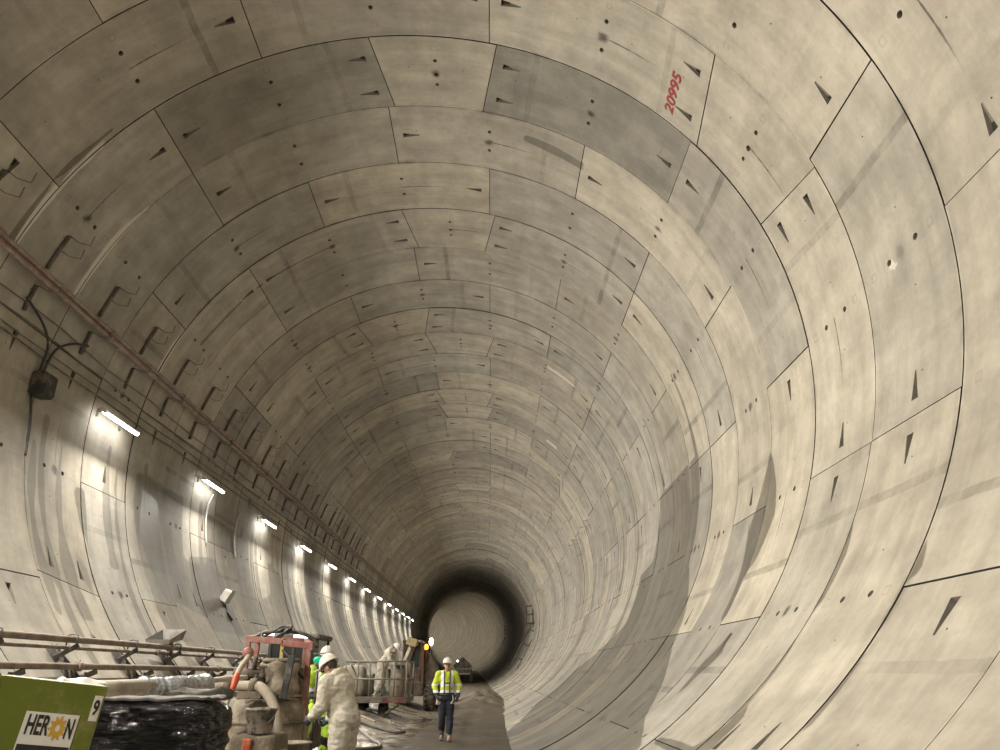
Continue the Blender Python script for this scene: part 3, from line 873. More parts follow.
# ------------------------------------------------------------------ plant and equipment
LIME_P = simple('lime_green_paint', (.105, .128, .006), .45, var=.12, dirt=(.22, .2, .08), dirt_amt=.25)
WHITE_P = simple('white_paint', (.62, .60, .55), .5, var=.1, dirt=(.4, .36, .3), dirt_amt=.2)
BLACK_P = simple('black_ink', (.012, .012, .012), .5)
GOLD_P = simple('gold_ink', (.50, .30, .035), .5)
REDB = simple('red_brown_paint', (.25, .075, .06), .55, dirt=(.27, .19, .15), dirt_amt=.5, dirt_scale=6)
DUSTY = simple('grout_crust', (.19, .155, .112), .85, var=.4, scale=9, dirt=(.12, .098, .07), dirt_amt=.55, bump=.8, bscale=22)
DUSTY2 = simple('grout_crust_pale', (.32, .272, .21), .85, var=.4, scale=7, dirt=(.17, .14, .10), dirt_amt=.55, bump=.8, bscale=18)
DARKM = simple('dark_machine', (.035, .033, .03), .5, .3, dirt=(.22, .18, .14), dirt_amt=.45)
BROWNM = simple('mud_caked_brown', (.065, .046, .032), .75, var=.5, scale=8, dirt=(.15, .115, .08), dirt_amt=.45, bump=.6, bscale=20)
ORANGE = simple('orange_paint', (.50, .065, .02), .5, dirt=(.35, .25, .17), dirt_amt=.3)
RUSTOR = simple('rust_orange_paint', (.12, .046, .018), .6, dirt=(.08, .055, .04), dirt_amt=.5)
YELLOW = simple('yellow_paint', (.50, .34, .03), .55, dirt=(.33, .28, .2), dirt_amt=.6)
HOSE = simple('dusty_hose', (.37, .32, .25), .75, dirt=(.25, .21, .16), dirt_amt=.4, bump=.3)
def glass_dark():
    m, nt, b = new_mat('dark_glass')
    b.inputs['Base Color'].default_value = (.02, .03, .03, 1); b.inputs['Roughness'].default_value = .06
    return m
GLASS = glass_dark()

def black_film():
    m, nt, b = new_mat('black_stretch_film')
    tc = nd(nt, 'ShaderNodeTexCoord').outputs['Object']
    mp_ = nd(nt, 'ShaderNodeMapping', ins={'Vector': tc, 'Scale': (2.2, 2.2, 11)}).outputs[0]
    h = nd(nt, 'ShaderNodeTexNoise', ins={'Vector': mp_, 'Scale': 2.4, 'Detail': 6.0, 'Roughness': .55, 'Distortion': .6}).outputs[0]
    bp = nd(nt, 'ShaderNodeBump', ins={'Height': h, 'Strength': 1.0, 'Distance': .30})
    nt.links.new(bp.outputs[0], b.inputs['Normal'])
    b.inputs['Base Color'].default_value = (.005, .005, .006, 1); b.inputs['Roughness'].default_value = .09
    return m
FILM = black_film()

def lumpy(o, amt, scale, seed=0.0):
    for v in o.data.vertices:
        q = Vector((v.co.x*scale, v.co.y*scale, v.co.z*scale+seed))
        v.co += Vector((noise.noise(q), noise.noise(q+Vector((31, 0, 0))), noise.noise(q+Vector((0, 57, 0)))))*amt
    for p_ in o.data.polygons: p_.use_smooth = True
    return o
def grid_box(c, s, n):
    b = bmesh.new(); bmesh.ops.create_cube(b, size=1.0)
    bmesh.ops.subdivide_edges(b, edges=b.edges[:], cuts=n, use_grid_fill=True)
    for v in b.verts:
        # round the corners a little
        q = Vector((v.co.x*2, v.co.y*2, v.co.z*2))
        k = max(abs(q.x), abs(q.y), abs(q.z)); l4 = (abs(q.x)**8+abs(q.y)**8+abs(q.z)**8)**.125
        q = q*(k/l4)
        v.co = Vector((q.x*s[0]/2+c[0], q.y*s[1]/2+c[1], q.z*s[2]/2+c[2]))
    return b

# green cabinet with the company plate; it leans on the curved invert
a_, tilt = 28*D2R, 6.8*D2R
TR = at(108.5, 686.5, 5.2)
Mrot = Matrix.Rotation(a_, 3, 'Z') @ Matrix.Rotation(tilt, 3, 'Y')
CW, CH, CD = .62, 1.33, .85
base = TR+Mrot @ Vector((-CW/2, CD/2, -CH))
cab = empty('equipment_cabinet', base, rot=Mrot.to_euler(), label='lime green equipment cabinet with company plate and number nine', cat='cabinet')
def cl(x, y, z): return (x+CW/2, y-CD/2, z+CH)      # from the top right front corner
m = MB(); m.box(cl(-CW/2, CD/2, -CH/2-.04), (CW, CD, CH-.08), None, .008); m.build('body', LIME_P, cab)
m = MB(); m.box(cl(-CW/2, CD/2, -.046), (CW, CD, .088), None, .006); m.build('lid', LIME_P, cab)
for s in (-1, 1):
    m = MB(); m.box(cl(-CW/2+s*.22, CD/2, -CH-.02), (.08, CD*.95, .06), None, .01); m.build('skid', DARKM, cab)
m = MB(); m.box(cl(-CW-.012, .02, -.3), (.03, .07, .55), None, .004); m.build('edge_strip', WHITE_P, cab)
m = MB(); m.box(cl(-.335, -.002, -.325), (.300, .006, .225), None, .002); pl_ = m.build('company_plate', WHITE_P, cab)
def letter(s, size, x, z, sq, mat, par, y=-.006, off=.0, width=None, sh=0.0):
    me = text_mesh(s, size, .0015, off, sh, sq)
    x0, x1 = min(v.co.x for v in me.vertices), max(v.co.x for v in me.vertices)
    k = (width/(x1-x0)) if width else 1.0
    for v in me.vertices: v.co = Vector(cl(x+(v.co.x-(x0+x1)/2)*k, y+v.co.y, z+v.co.z))
    return mesh_obj('lettering', me, mat, par)
letter('HER', .155, -.398, -.290, .7, BLACK_P, pl_, off=.004, width=.128)
letter('N', .155, -.222, -.298, .7, BLACK_P, pl_, off=.004, width=.042)
m = MB()
ng = 10; poly = []
for i in range(ng):
    for f, r_ in ((.0, .070), (.30, .070), (.42, .052), (.88, .052)):
        t_ = 2*PI*(i+f)/ng; poly.append((r_, t_))
n = len(poly)
cx_, cz_ = -.289, -.294
outer = [(cx_+r_*math.cos(t_)*.72, cz_+r_*math.sin(t_)) for r_, t_ in poly]
inner = [(cx_+(.020)*math.cos(t_)*.72, cz_+.020*math.sin(t_)) for r_, t_ in poly]
vs = [cl(x, -.0075, z) for x, z in outer]+[cl(x, -.0075, z) for x, z in inner]+[cl(x, -.003, z) for x, z in outer]+[cl(x, -.003, z) for x, z in inner]
fs = []
for i in range(n):
    j = (i+1) % n
    fs += [(i, j, n+j, n+i), (i, 2*n+i, 2*n+j, j), (n+i, n+j, 3*n+j, 3*n+i)]
m._faces(vs, fs); gear_ = m.build('gear_emblem', GOLD_P, pl_)
m = MB(); m.box(cl(-.335, -.006, -.415), (.285, .006, .040), None, .001); m.build('black_band', BLACK_P, pl_)
pl_.location = (.075, 0, .028)
m = MB(); m.box(cl(-.034, -.002, -.135), (.050, .006, .150), None, .002); np_ = m.build('number_plate', WHITE_P, cab)
letter('9', .12, -.034, -.135, .8, BLACK_P, np_, off=.004, width=.034)

# crumpled white plastic behind the cabinet
b = grid_box((0, 0, 0), (.42, .3, .14), 10)
m = MB(); m.add(b); o = m.build('plastic_sheet', simple('white_plastic_film', (.62, .6, .57), .35, var=.2))
lumpy(o, .06, 7.0); o.location = at(70, 686, 6.4)+Vector((0, .1, -.04)); tag(o, 'crumpled white plastic sheet behind the green cabinet', 'plastic sheet')

# black wrapped load on its pallet
LX0, LX1, LY, LZ = -3.75, -2.52, 7.2, 1.21
ld = empty('wrapped_load', ((LX0+LX1)/2, LY+.38, floor_z(-2.9, LY)), 0, 'black film wrapped pallet load between the green cabinet and the mixer', 'pallet load')
b = grid_box((0, 0, .66), (LX1-LX0, .76, 1.06), 40)
m = MB(); m.add(b); o = m.build('wrapped_body', FILM, ld)
for v in o.data.vertices:
    q = v.co
    f = noise.noise(Vector((q.x*1.6, q.y*1.6, q.z*13)))*.030+noise.noise(Vector((q.x*3, q.y*3, q.z*5)))*.03+noise.noise(Vector((q.x*5, q.y*5, q.z*26)))*.014
    bul = 1+.03*math.sin((q.z-.1)*9)-.05*max(0, .5-q.z)
    v.co = Vector((q.x*bul+f, q.y*bul+f*.8, q.z+noise.noise(Vector((q.x*4, q.y*4, 5)))*.015))
for p_ in o.data.polygons: p_.use_smooth = True
b = grid_box((-.02, .02, 1.195), (1.14, .66, .03), 14)
m = MB(); m.add(b); o = m.build('dusty_cover', simple('dusty_film', (.10, .088, .072), .65, var=.5, scale=7, dirt=(.05, .045, .04), dirt_amt=.5), ld); lumpy(o, .025, 6)
for x in (-.45, 0, .45):
    m = MB(); m.box((x, 0, .05), (.1, .75, .1)); m.build('pallet_runner', simple('pallet_wood', (.22, .16, .1), .8) if x < -.4 else bpy.data.materials['pallet_wood'], ld)
m = MB()
for i in range(6): m.box((-.5+.2*i, 0, .115), (.14, .78, .025))
m.build('pallet_deck', bpy.data.materials['pallet_wood'], ld)

# grout pipe with its film wrapped length
t = empty('grout_line', at(110, 690, 8.6), 0, 'pale grout pipe partly wrapped in shiny film behind the black load', 'pipe')
q = lambda px, py, y: at(px, py, y)-t.location
m = MB(); m.tube([q(48, 690, 7.9), q(110, 688.5, 8.6), q(150, 686.5, 9.1)], .085, 12); m.build('pipe_run', PALE, t)
m = MB(); m.tube(wavy([q(140, 687, 9.0), q(150, 688, 9.15), q(165, 687.5, 9.3), q(175, 686.5, 9.4), q(190, 686, 9.7), q(203, 684.5, 9.9), q(207, 683.5, 9.98)]), [.06]+[.115+.006*math.sin(i*1.7) for i in range(47)]+[.05], 14); o = m.build('film_wrap', FOIL, t); lumpy(o, .02, 14)
m = MB(); m.tube(wavy([q(200, 682, 9.9), q(225, 679, 10.3), q(246, 677.5, 10.7)]), .035, 8); m.build('outlet_pipe', PALE, t)
b = grid_box((0, 0, 0), (1.0, .35, .1), 8)
m = MB(); m.add(b, Matrix.Translation(q(190, 694, 9.4))); o = m.build('torn_film', bpy.data.materials['dusty_film'], t); lumpy(o, .07, 6)

# long handled lance with an orange grip
t = empty('grout_lance', at(223, 714, 9.6), 0, 'long rod with a bright orange grip leaning by the black load', 'rod')
q = lambda px, py, y: at(px, py, y)-t.location
m = MB(); m.tube([q(219, 724, 9.55), q(223, 714, 9.6), q(232, 691, 9.75)], .022, 8); m.build('shaft', HOSE, t)
m = MB(); m.tube([q(231.5, 692, 9.75), q(233, 687, 9.78), q(235.5, 680, 9.83), q(237.5, 674, 9.87)], [.026, .036, .046, .034], 10); m.build('grip', ORANGE, t)
m = MB(); m.tube(wavy([q(237, 675, 9.87), q(241, 667, 9.95), q(247, 659, 10.1), q(250, 652, 10.25)]), .035, 8); m.build('upper_hose', HOSE, t)
m = MB(); m.ball(q(248, 653, 10.2), .075); m.build('swivel', REDB, t)

# ---- mixer
MY = 11.4
mix = empty('grout_mixer', (at(268, 740, MY).x, MY+.2, floor_z(-2.9, MY)), 0, 'mud crusted grout mixer with round drum, canvas hopper and bent hose', 'mixer')
MO = mix.location
def q(px, py, y=MY): return at(px, py, y)-MO
def q2(px, py, y):
    v = at(px, py, y)-MO; return v
dz_top = q(268, 700, MY).z
m = MB(); m.lathe([(.45, .06), (.52, .12), (.55, .5), (.57, dz_top*.72), (.53, dz_top*.93), (.46, dz_top), (.2, dz_top+.03), (0, dz_top+.03)], (q(265, 700).x, .15, 0), 32); o = m.build('drum', DUSTY2, mix); lumpy(o, .018, 5)
m = MB(); m.lathe([(.565, dz_top*.70), (.60, dz_top*.71), (.60, dz_top*.74), (.565, dz_top*.75)], (q(265, 700).x, .15, 0), 32); m.build('drum_rim', DUSTY, mix)
c = q(252, 695, MY-.35); m = MB(); m.box(c, (.34, .3, .10), None, .015); m.build('drum_hatch', DUSTY, mix)
# motor and valves on top
m = MB(); c = q(247, 676, MY-.1); m.tube([c+Vector((-.18, 0, 0)), c+Vector((.2, 0, 0))], .10, 14); m.box(c+Vector((0, 0, -.13)), (.26, .2, .12), None, .02); m.tube([c+Vector((.1, -.05, .05)), c+Vector((.12, -.08, .26))], .03, 8); o = m.build('drive_motor', BROWNM, mix)
for px, py in ((244, 684), (256, 681), (262, 676)):
    m = MB(); c = q(px, py, MY-.25); m.tube([c+Vector((0, 0, -.12)), c+Vector((0, 0, .12))], .03, 8); m.box(c+Vector((0, -.02, .12)), (.13, .03, .035), None, .008); m.ball(c, .055, 12); m.build('valve', BROWNM, mix)
# canvas hopper
hx = q(277, 661, MY-.25); hb = q(275, 695, MY-.25)
b = bmesh.new(); rings_ = []
for i in range(9):
    f = i/8; z = hb.z+(hx.z-hb.z)*f; w_ = .225+.02*math.sin(f*9)+.02*f
    rings_.append([b.verts.new((hb.x+(hx.x-hb.x)*f+w_*math.cos(t_)*(1+.12*math.sin(5*t_+f*4)), -.2+w_*.95*math.sin(t_)*(1+.1*math.cos(4*t_)), z+.02*math.sin(3*t_)*f)) for t_ in [2*PI*j/24 for j in range(24)]])
for A, B in zip(rings_, rings_[1:]):
    for j in range(24): b.faces.new((A[j], A[(j+1) % 24], B[(j+1) % 24], B[j])).smooth = True
cen = b.verts.new((hx.x, -.2, hx.z-.10))
for j in range(24): b.faces.new((rings_[-1][j], rings_[-1][(j+1) % 24], cen))
m = MB(); m.add(b); m.build('hopper_bag', DUSTY2, mix)
m = MB(); m.tube([(hx.x+.245*math.cos(t_), -.2+.235*math.sin(t_), hx.z+.01) for t_ in [2*PI*j/24 for j in range(24)]], .03, 8, closed=True); m.build('hopper_rim', DUSTY, mix)
m = MB(); m.box(q(287.5, 677, MY-.52), (.09, .05, .56), (0, .12, 0), .008); m.build('black_panel', BLACK_RUB, mix)
# cabinet behind the drum
c0, c1 = q(284, 742, MY+.3), q(299, 668, MY+.3)
m = MB(); m.box(((c0.x+c1.x)/2, .5, (c1.z)/2+.04), (c1.x-c0.x+.06, .55, c1.z-.06), None, .02); o = m.build('control_cabinet', DUSTY, mix)
m = MB(); m.box((c1.x-.08, .5-.30, c1.z*.45), (.10, .05, c1.z*.75), None, .01); m.build('cabinet_stay', REDB, mix)
m = MB(); m.bar(q(284, 696, MY-.1), q(322, 695, MY+.9), .035, .035); m.build('grout_pipe', PALE, mix)
m = MB(); m.tube(wavy([q(217, 684, MY-.35), q(240, 686, MY-.4), q(256, 686, MY-.45), q(264, 690, MY-.5), q(271, 700, MY-.55), q(276, 713, MY-.6), q(278, 728, MY-.62), q(278, 748, MY-.62)], 6), .068, 12); m.build('bent_hose', HOSE, mix)
for px, py in ((229, 685), (254, 686)):
    m = MB(); c = q(px, py, MY-.42); m.tube([c+Vector((-.05, 0, 0)), c+Vector((.05, 0, 0))], .10, 14); m.build('hose_clamp', DUSTY, mix)
for s in (-1, 1):
    m = MB(); m.box((q(268, 700).x+s*.35, .2, .05), (.12, 1.3, .10), None, .01); m.build('skid', DARKM, mix)

# ---- red brown gantry over the mixer
gt = empty('lifting_frame', (at(280, 740, MY).x, MY, floor_z(-2.9, MY)), 0, 'red brown steel lifting frame standing over the grout mixer', 'frame')
GO = gt.location
def g(px, py, y): return at(px, py, y)-GO
yf, yk = MY+.22, MY+.95
def post(px, py, y, mat=REDB, w_=.07):
    tp = g(px, py, y); m = MB(); m.box((tp.x, tp.y, tp.z/2+.02), (w_, w_, tp.z), None, .006); return m.build('post', mat, gt)
post(249, 638, yf); post(283, 642, yf, YELLOW, .05); post(309.5, 645, yf); post(258, 640, yk); post(306, 644, yk)
for A, B, nm in (((247, 639, yf), (284, 641.5, yf), 'beam'), ((282, 643, yf), (313, 646, yf), 'beam'), ((256, 637.5, yk), (308, 641.5, yk), 'beam'), ((248.5, 639, yf), (258, 637.5, yk), 'beam'), ((309.5, 645, yf), (306, 641.5, yk), 'beam')):
    m = MB(); m.bar(g(*A), g(*B), .075, .085, .006); m.build(nm, REDB, gt)
m = MB(); c = g(312, 646, yf); m.box(c+Vector((0, -.01, 0)), (.05, .12, .13), None, .006); m.build('end_plate', REDB, gt)
m = MB(); m.tube(wavy([g(252, 642, yk), g(256, 636.5, yk), g(266, 632.3, yk), g(286, 631.3, yk), g(304, 634, yk), g(315, 641, yk), g(317, 648, yk)]), .028, 8); m.build('hoop', DARKM, gt)
m = MB(); c = g(276, 634, yf+.5)
m.tube(wavy([c+Vector((.22*math.cos(t_)*(1+.1*math.sin(3*t_)), .15*math.sin(t_), .10*math.sin(t_+.6)+.03*math.sin(2.7*t_))) for t_ in [.55*j for j in range(26)]], 3), .020, 6); m.build('coiled_hose', BLACK_RUB, gt)
m = MB(); m.tube(wavy([g(283, 650, yf-.05), g(290, 658, yf-.1), g(296, 668, yf-.1), g(301, 676, yf), g(306, 679, yf)]), .024, 6); m.build('hanging_hose', BLACK_RUB, gt)

# ---- machine cab behind
cb = empty('machine_cab', (at(286, 700, 13.6).x, 14.2, floor_z(-3.6, 13.6)), 0, 'dark machine cab with lit roof lamps behind the lifting frame', 'cab')
CO_ = cb.location
def cq(px, py, y): return at(px, py, y)-CO_
zt, zs = cq(286, 634, 13.6).z, cq(286, 676, 13.6).z
x0, x1 = cq(262, 660, 13.6).x, cq(313, 660, 13.6).x
m = MB(); m.box(((x0+x1)/2, .2, zs/2), (x1-x0, 1.0, zs), None, .05); m.build('lower_body', BROWNM, cb)
m = MB(); m.box(((x0+x1)/2, .15, zt-.03), (x1-x0+.1, 1.15, .09), None, .04); m.build('roof', DARKM, cb)
for px in (x0+.03, (x0+x1)/2, x1-.03):
    for y_ in (-.28, .66):
        m = MB(); m.box((px, y_, (zs+zt)/2), (.06, .06, zt-zs), None, .01); m.build('pillar', DARKM, cb)
m = MB(); m.box(((x0+x1)/2, -.28, (zs+zt)/2), (x1-x0-.06, .015, zt-zs-.1)); m.build('windscreen', GLASS, cb)
m = MB(); m.box((x1-.03, .2, (zs+zt)/2), (.015, .85, zt-zs-.1)); m.build('side_window', GLASS, cb)
SOFT = emit('soft_lamp', (.95, 1.0, .98), 1.6)
for px, py in ((267, 634.5), (301, 636.5)):
    c = cq(px, py, 13.1); m = MB(); m.box(c, (.24, .08, .06), None, .02); m.build('roof_lamp', SOFT, cb)

# green signal lamp on a pole
t = empty('signal_lamp', (at(315.0, 700, 12.7).x, 12.7, floor_z(at(315.0, 700, 12.7).x, 12.7)), 0, 'glowing green signal lamp on a slim pole beside the lifting frame', 'lamp')
zz = at(315.0, 660, 12.7).z-t.location.z
m = MB(); m.tube([(0, 0, 0), (0, 0, zz-.08)], .02, 8); m.build('pole', DARKM, t)
m = MB(); m.ball((0, 0, zz), (.085, .085, .055)); m.build('green_lens', emit('green_lens', (.02, .60, .32), .5), t)
m = MB(); m.lathe([(.03, zz-.10), (.06, zz-.08), (.06, zz-.05)], n=16); m.build('lamp_base', YELLOW, t)
m = MB(); m.box((.02, 0, zz+.10), (.22, .05, .02)); m.build('shade', WHITE_PL, t)

# ---- slurry pump with a bucket on it, at the bottom of the frame
PY = 9.4
pm = empty('slurry_pump', (at(255, 745, PY).x, PY+.2, floor_z(-2.4, PY)), 0, 'caked yellow and black pump with an orange patch under the bucket', 'pump')
def pq(px, py, y=PY): return at(px, py, y)-pm.location
zt = pq(255, 734).z; x0, x1 = pq(231, 740).x, pq(279, 740).x
b = grid_box(((x0+x1)/2, 0, zt-.13), (x1-x0, .62, .26), 8); m = MB(); m.add(b); o = m.build('housing', DUSTY, pm); lumpy(o, .025, 5)
b = grid_box(((x0+x1)/2, -.03, zt-.22), (x1-x0+.03, .62, .10), 6); m = MB(); m.add(b); o = m.build('yellow_guard', YELLOW, pm)
b = grid_box(((x0+x1)/2, 0, (zt-.26)/2), (x1-x0-.05, .55, zt-.26), 6); m = MB(); m.add(b); o = m.build('base', DARKM, pm)
m = MB(); m.box((pq(250, 740).x, -.32, zt-.14), (.10, .05, .20), (.1, .1, 0), .015); m.build('orange_patch', ORANGE, pm)
m = MB(); m.box((pq(238, 748).x, -.31, zt-.32), (.16, .06, .14), None, .02); m.build('blue_cover', simple('blue_plastic', (.02, .06, .25), .5, dirt=(.2, .17, .13), dirt_amt=.3), pm)
for px, py in ((242, 731), (262, 735), (272, 736)):
    m = MB(); m.ball(pq(px, py, PY+.1), (.08, .07, .04), 10); o = m.build('grout_lump', DUSTY2, pm)
bk = empty('bucket', pq(259, 733.5, PY+.05)+pm.location, 0, 'black bucket splashed with grout standing on the pump', 'bucket')
hgt = at(259, 708, PY).z-bk.location.z; r0 = .17
m = MB(); m.lathe([(r0*.82, 0), (r0*.85, .01), (r0, hgt-.03), (r0*1.08, hgt-.03), (r0*1.08, hgt), (r0*.97, hgt), (r0*.8, .05), (0, .05)], n=24)
m.build('bucket_shell', simple('splashed_black_plastic', (.03, .03, .03), .5, dirt=(.33, .29, .23), dirt_amt=.62, dirt_scale=9), bk)
m = MB(); m.tube([(r0*1.1*math.cos(t_), -.02-r0*.6*math.sin(t_), hgt-.02-r0*1.0*math.sin(t_)) for t_ in [PI*j/14 for j in range(15)]], .006, 6); m.build('wire_handle', STEEL, bk)
t = empty('waste_tub', (at(287, 760, 10.2).x, 10.2, floor_z(at(287, 760, 10.2).x, 10.2)), 0, 'pale dusty tub on the ground right of the pump', 'tub')
m = MB(); hh = at(287, 742, 10.2).z-t.location.z; m.lathe([(.18, 0), (.26, hh-.02), (.29, hh-.02), (.29, hh), (.25, hh), (.17, .06), (0, .06)], n=24); m.build('tub_shell', DUSTY2, t)
m = MB(); m.ball((0, 0, hh-.10), (.23, .23, .08), 14); m.build('grout_fill', DUSTY, t)

# ---- railed platform on wheels
QY0, QY1 = 25.6, 28.0
def px_x(px, y): return at(px, 690, y).x
PX0, PX1 = px_x(343, QY0), px_x(407, QY0)
dz_ = at(385, 697, QY0).z
gz = floor_z(-3.2, 26.5)
pf = empty('work_platform', ((PX0+PX1)/2, (QY0+QY1)/2, gz), 0, 'railed work platform on wheels where a coverall worker stands', 'platform')
hx_, hy_ = (PX1-PX0)/2, (QY1-QY0)/2
zd = dz_-gz
m = MB(); m.box((0, 0, zd-.09), (2*hx_, 2*hy_, .18), None, .01); m.build('deck', simple('platform_grey', (.10, .09, .075), .6, .2, dirt=(.20, .165, .12), dirt_amt=.5), pf)
m = MB(); m.box((hx_*.62, -hy_-.01, zd-.09), (hx_*.75, .03, .18)); m.build('red_plate', simple('dark_red_paint', (.10, .03, .024), .6, dirt=(.17, .13, .1), dirt_amt=.45), pf)
zr = at(385, 661.5, QY0).z-gz
RAILM = simple('rail_steel', (.22, .20, .17), .55, .3, dirt=(.2, .17, .13), dirt_amt=.4)
for y_ in (-hy_+.03, hy_-.03):
    for i in range(6):
        x = -hx_+.04+(2*hx_-.08)*i/5
        m = MB(); m.tube([(x, y_, zd-.1), (x, y_, zr)], .028, 8); m.build('rail_post', RAILM, pf)
    for z in (zr, zd+(zr-zd)*.5):
        m = MB(); m.tube([(-hx_, y_, z), (hx_, y_, z)], .026, 8); m.build('rail', RAILM, pf)
for x in (-hx_+.03, hx_-.03):
    for z in (zr, zd+(zr-zd)*.5):
        m = MB(); m.tube([(x, -hy_, z), (x, hy_, z)], .026, 8); m.build('rail', RAILM, pf)
TYRE = simple('muddy_tyre', (.022, .02, .019), .8, dirt=(.14, .11, .08), dirt_amt=.5, bump=.5)
def wheel(parent, c, r_, w_, name='wheel', lugs=True):
    """axle along x"""
    m = MB()
    rot = Matrix.Rotation(PI/2, 3, 'Y')
    m.lathe([(r_*.55, -w_/2), (r_*.9, -w_/2), (r_, -w_*.36), (r_, w_*.36), (r_*.9, w_/2), (r_*.55, w_/2)], c, 28, rot)
    if lugs:
        for i in range(20):
            t_ = 2*PI*i/20
            for s in (-1, 1):
                tt = t_+(.08 if s > 0 else -.08)
                m.box(Vector(c)+Vector((s*w_*.2, math.cos(tt)*r_, math.sin(tt)*r_)), (w_*.42, r_*.10, r_*.08), Matrix.Rotation(tt, 3, 'X') @ Matrix.Rotation(s*.5, 3, 'Z'))
    wh = m.build(name, TYRE, parent)
    m = MB(); m.lathe([(0, -w_*.25), (r_*.25, -w_*.4), (r_*.5, -w_*.3), (r_*.56, -w_*.45), (r_*.56, w_*.45), (r_*.5, w_*.3), (r_*.25, w_*.4), (0, w_*.25)], c, 20, rot); m.build('hub', RUSTOR, wh)
    return wh
for x, y_ in ((-hx_*.55, -hy_*.35), (hx_*.1, -hy_*.1), (-hx_*.55, hy_*.6), (hx_*.1, hy_*.6)): wheel(pf, (x, y_, .22), .22, .2, lugs=False)
m = MB(); m.bar((hx_*.1, -hy_-.1, .02), (hx_*.75, -hy_+.1, zd-.25), .05, .05); m.build('drawbar', DARKM, pf)
# things on the platform
def sack(px, py, y, s, lab, mat, nm='grout_sack', cat='sack'):
    b = grid_box((0, 0, s[2]/2), s, 7); m = MB(); m.add(b); o = m.build(nm, mat); lumpy(o, .05, 5, px); o.location = Vector((px_x(px, y), y, gz+zd+.002)); tag(o, lab, cat); return o
SACKM = simple('pale_sack', (.36, .33, .27), .8, dirt=(.25, .21, .16), dirt_amt=.4)
sack(353, 680, 26.6, (.75, .6, .95), 'pale bulky sack at the left end of the work platform', SACKM)
sack(366, 680, 27.3, (.5, .5, .7), 'dusty sack behind the worker on the platform', SACKM)
def drum_on(px, y, r_, h, lab, mat, nm, cat):
    t = empty(nm, (px_x(px, y), y, gz+zd), 0, lab, cat)
    m = MB(); m.lathe([(r_*.95, 0), (r_, .03), (r_, h*.33), (r_*1.04, h*.35), (r_, h*.37), (r_, h*.66), (r_*1.04, h*.68), (r_, h*.7), (r_, h-.02), (r_*1.03, h), (r_*.2, h+.01), (0, h+.01)], n=22); m.build('barrel', mat, t)
    m = MB(); m.tube([(0, 0, h), (0, 0, h+.12), (.1, 0, h+.17)], .035, 8); m.build('spout', PALE, t)
drum_on(397, 26.2, .24, .85, 'cream drum with spout near the right end of the work platform', DUSTY2, 'grout_drum', 'drum')
t = empty('tool_chest', (px_x(390, 27.2), 27.2, gz+zd), 0, 'dark green open crate on the work platform before the bent worker', 'crate')
m = MB(); m.box((0, 0, .42), (.62, .5, .84), None, .02); m.build('crate_body', simple('dark_green_plastic', (.03, .05, .045), .5, dirt=(.2, .17, .13), dirt_amt=.35), t)
m = MB(); m.box((-.05, -.1, .98), (.95, .7, .04), (0, .22, 0), .005); m.build('tilted_lid', SACKM, t)
t = empty('control_box', (px_x(403, 27.3), 27.3, gz+zd), 0, 'cream control box on legs at the right rail of the platform', 'control box')
m = MB(); m.box((0, 0, .72), (.5, .4, .70), None, .03); m.build('box_body', DUSTY2, t)
for sx2 in (-.2, .2):
    m = MB(); m.box((sx2, 0, .19), (.06, .3, .38)); m.build('leg', RAILM, t)
m = MB(); m.tube(wavy([(-.1, -.21, .9), (-.22, -.34, .75), (-.15, -.3, .5), (.05, -.3, .45)]), .03, 6); m.build('cable', PALE, t)

# ---- telehandler
TY = 33.5
wx_ = at(429.5, 700, TY).x
tg = floor_z(wx_, TY)
th_ = empty('telehandler', (wx_, TY, tg), 0, 'mud brown telehandler with orange beacon and big front tyre', 'telehandler')
def tq(px, py, y=TY): return at(px, py, y)-th_.location
wheel(th_, (0, 0, .56), .56, .46); wheel(th_, (-1.75, 0, .56), .56, .46); wheel(th_, (0, 3.0, .56), .56, .46); wheel(th_, (-1.75, 3.0, .56), .56, .46)
m = MB(); m.box((-.88, 1.6, .85), (1.3, 4.2, .55), None, .08); m.build('chassis', BROWNM, th_)
xr = tq(436, 690).x; xl = tq(422, 690).x; zt = tq(430, 650).z
m = MB(); m.prism([(xl, .95), (xr+.1, .95), (xr-.02, zt*.72), (xr-.35, zt*.95), (xl, zt)], 1.5, Matrix.Translation((0, .35, 0))); m.build('engine_housing', BROWNM, th_)
m = MB(); m.box((tq(422, 670).x, .2, tq(422, 668).z), (.13, .22, tq(422, 645).z-tq(422, 692).z), (0, -.03, 0), .02); m.build('mast', RUSTOR, th_)
zc, zb = tq(410, 641).z, tq(410, 668).z
x0, x1 = tq(401, 660).x, tq(420, 660).x
m = MB(); m.box(((x0+x1)/2, 1.2, zb/2+.3), (x1-x0, 1.5, zb-.5), None, .05); m.build('cab_base', BROWNM, th_)
m = MB(); m.box(((x0+x1)/2, 1.2, zc), (x1-x0+.05, 1.55, .12), None, .04); m.build('cab_roof', BROWNM, th_)
for x in (x0+.04, x1-.04):
    for y_ in (.5, 1.9):
        m = MB(); m.box((x, y_, (zb+zc)/2), (.07, .07, zc-zb), None, .01); m.build('cab_pillar', RUSTOR, th_)
m = MB(); m.box(((x0+x1)/2, .5, (zb+zc)/2), (x1-x0-.1, .02, zc-zb-.1)); m.build('cab_window', GLASS, th_)
m = MB(); m.bar(tq(406, 662), tq(413, 645, TY+.3), .20, .24, .03); m.bar(tq(411, 646, TY+.2), tq(417, 643, TY+.4), .24, .2, .03); m.build('boom', DUSTY2, th_)
m = MB(); m.box(tq(412, 642, TY), (.45, .34, .32), (0, .3, 0), .03); m.build('boom_head', simple('ochre_paint', (.42, .33, .17), .6, dirt=(.2, .15, .1), dirt_amt=.4), th_)
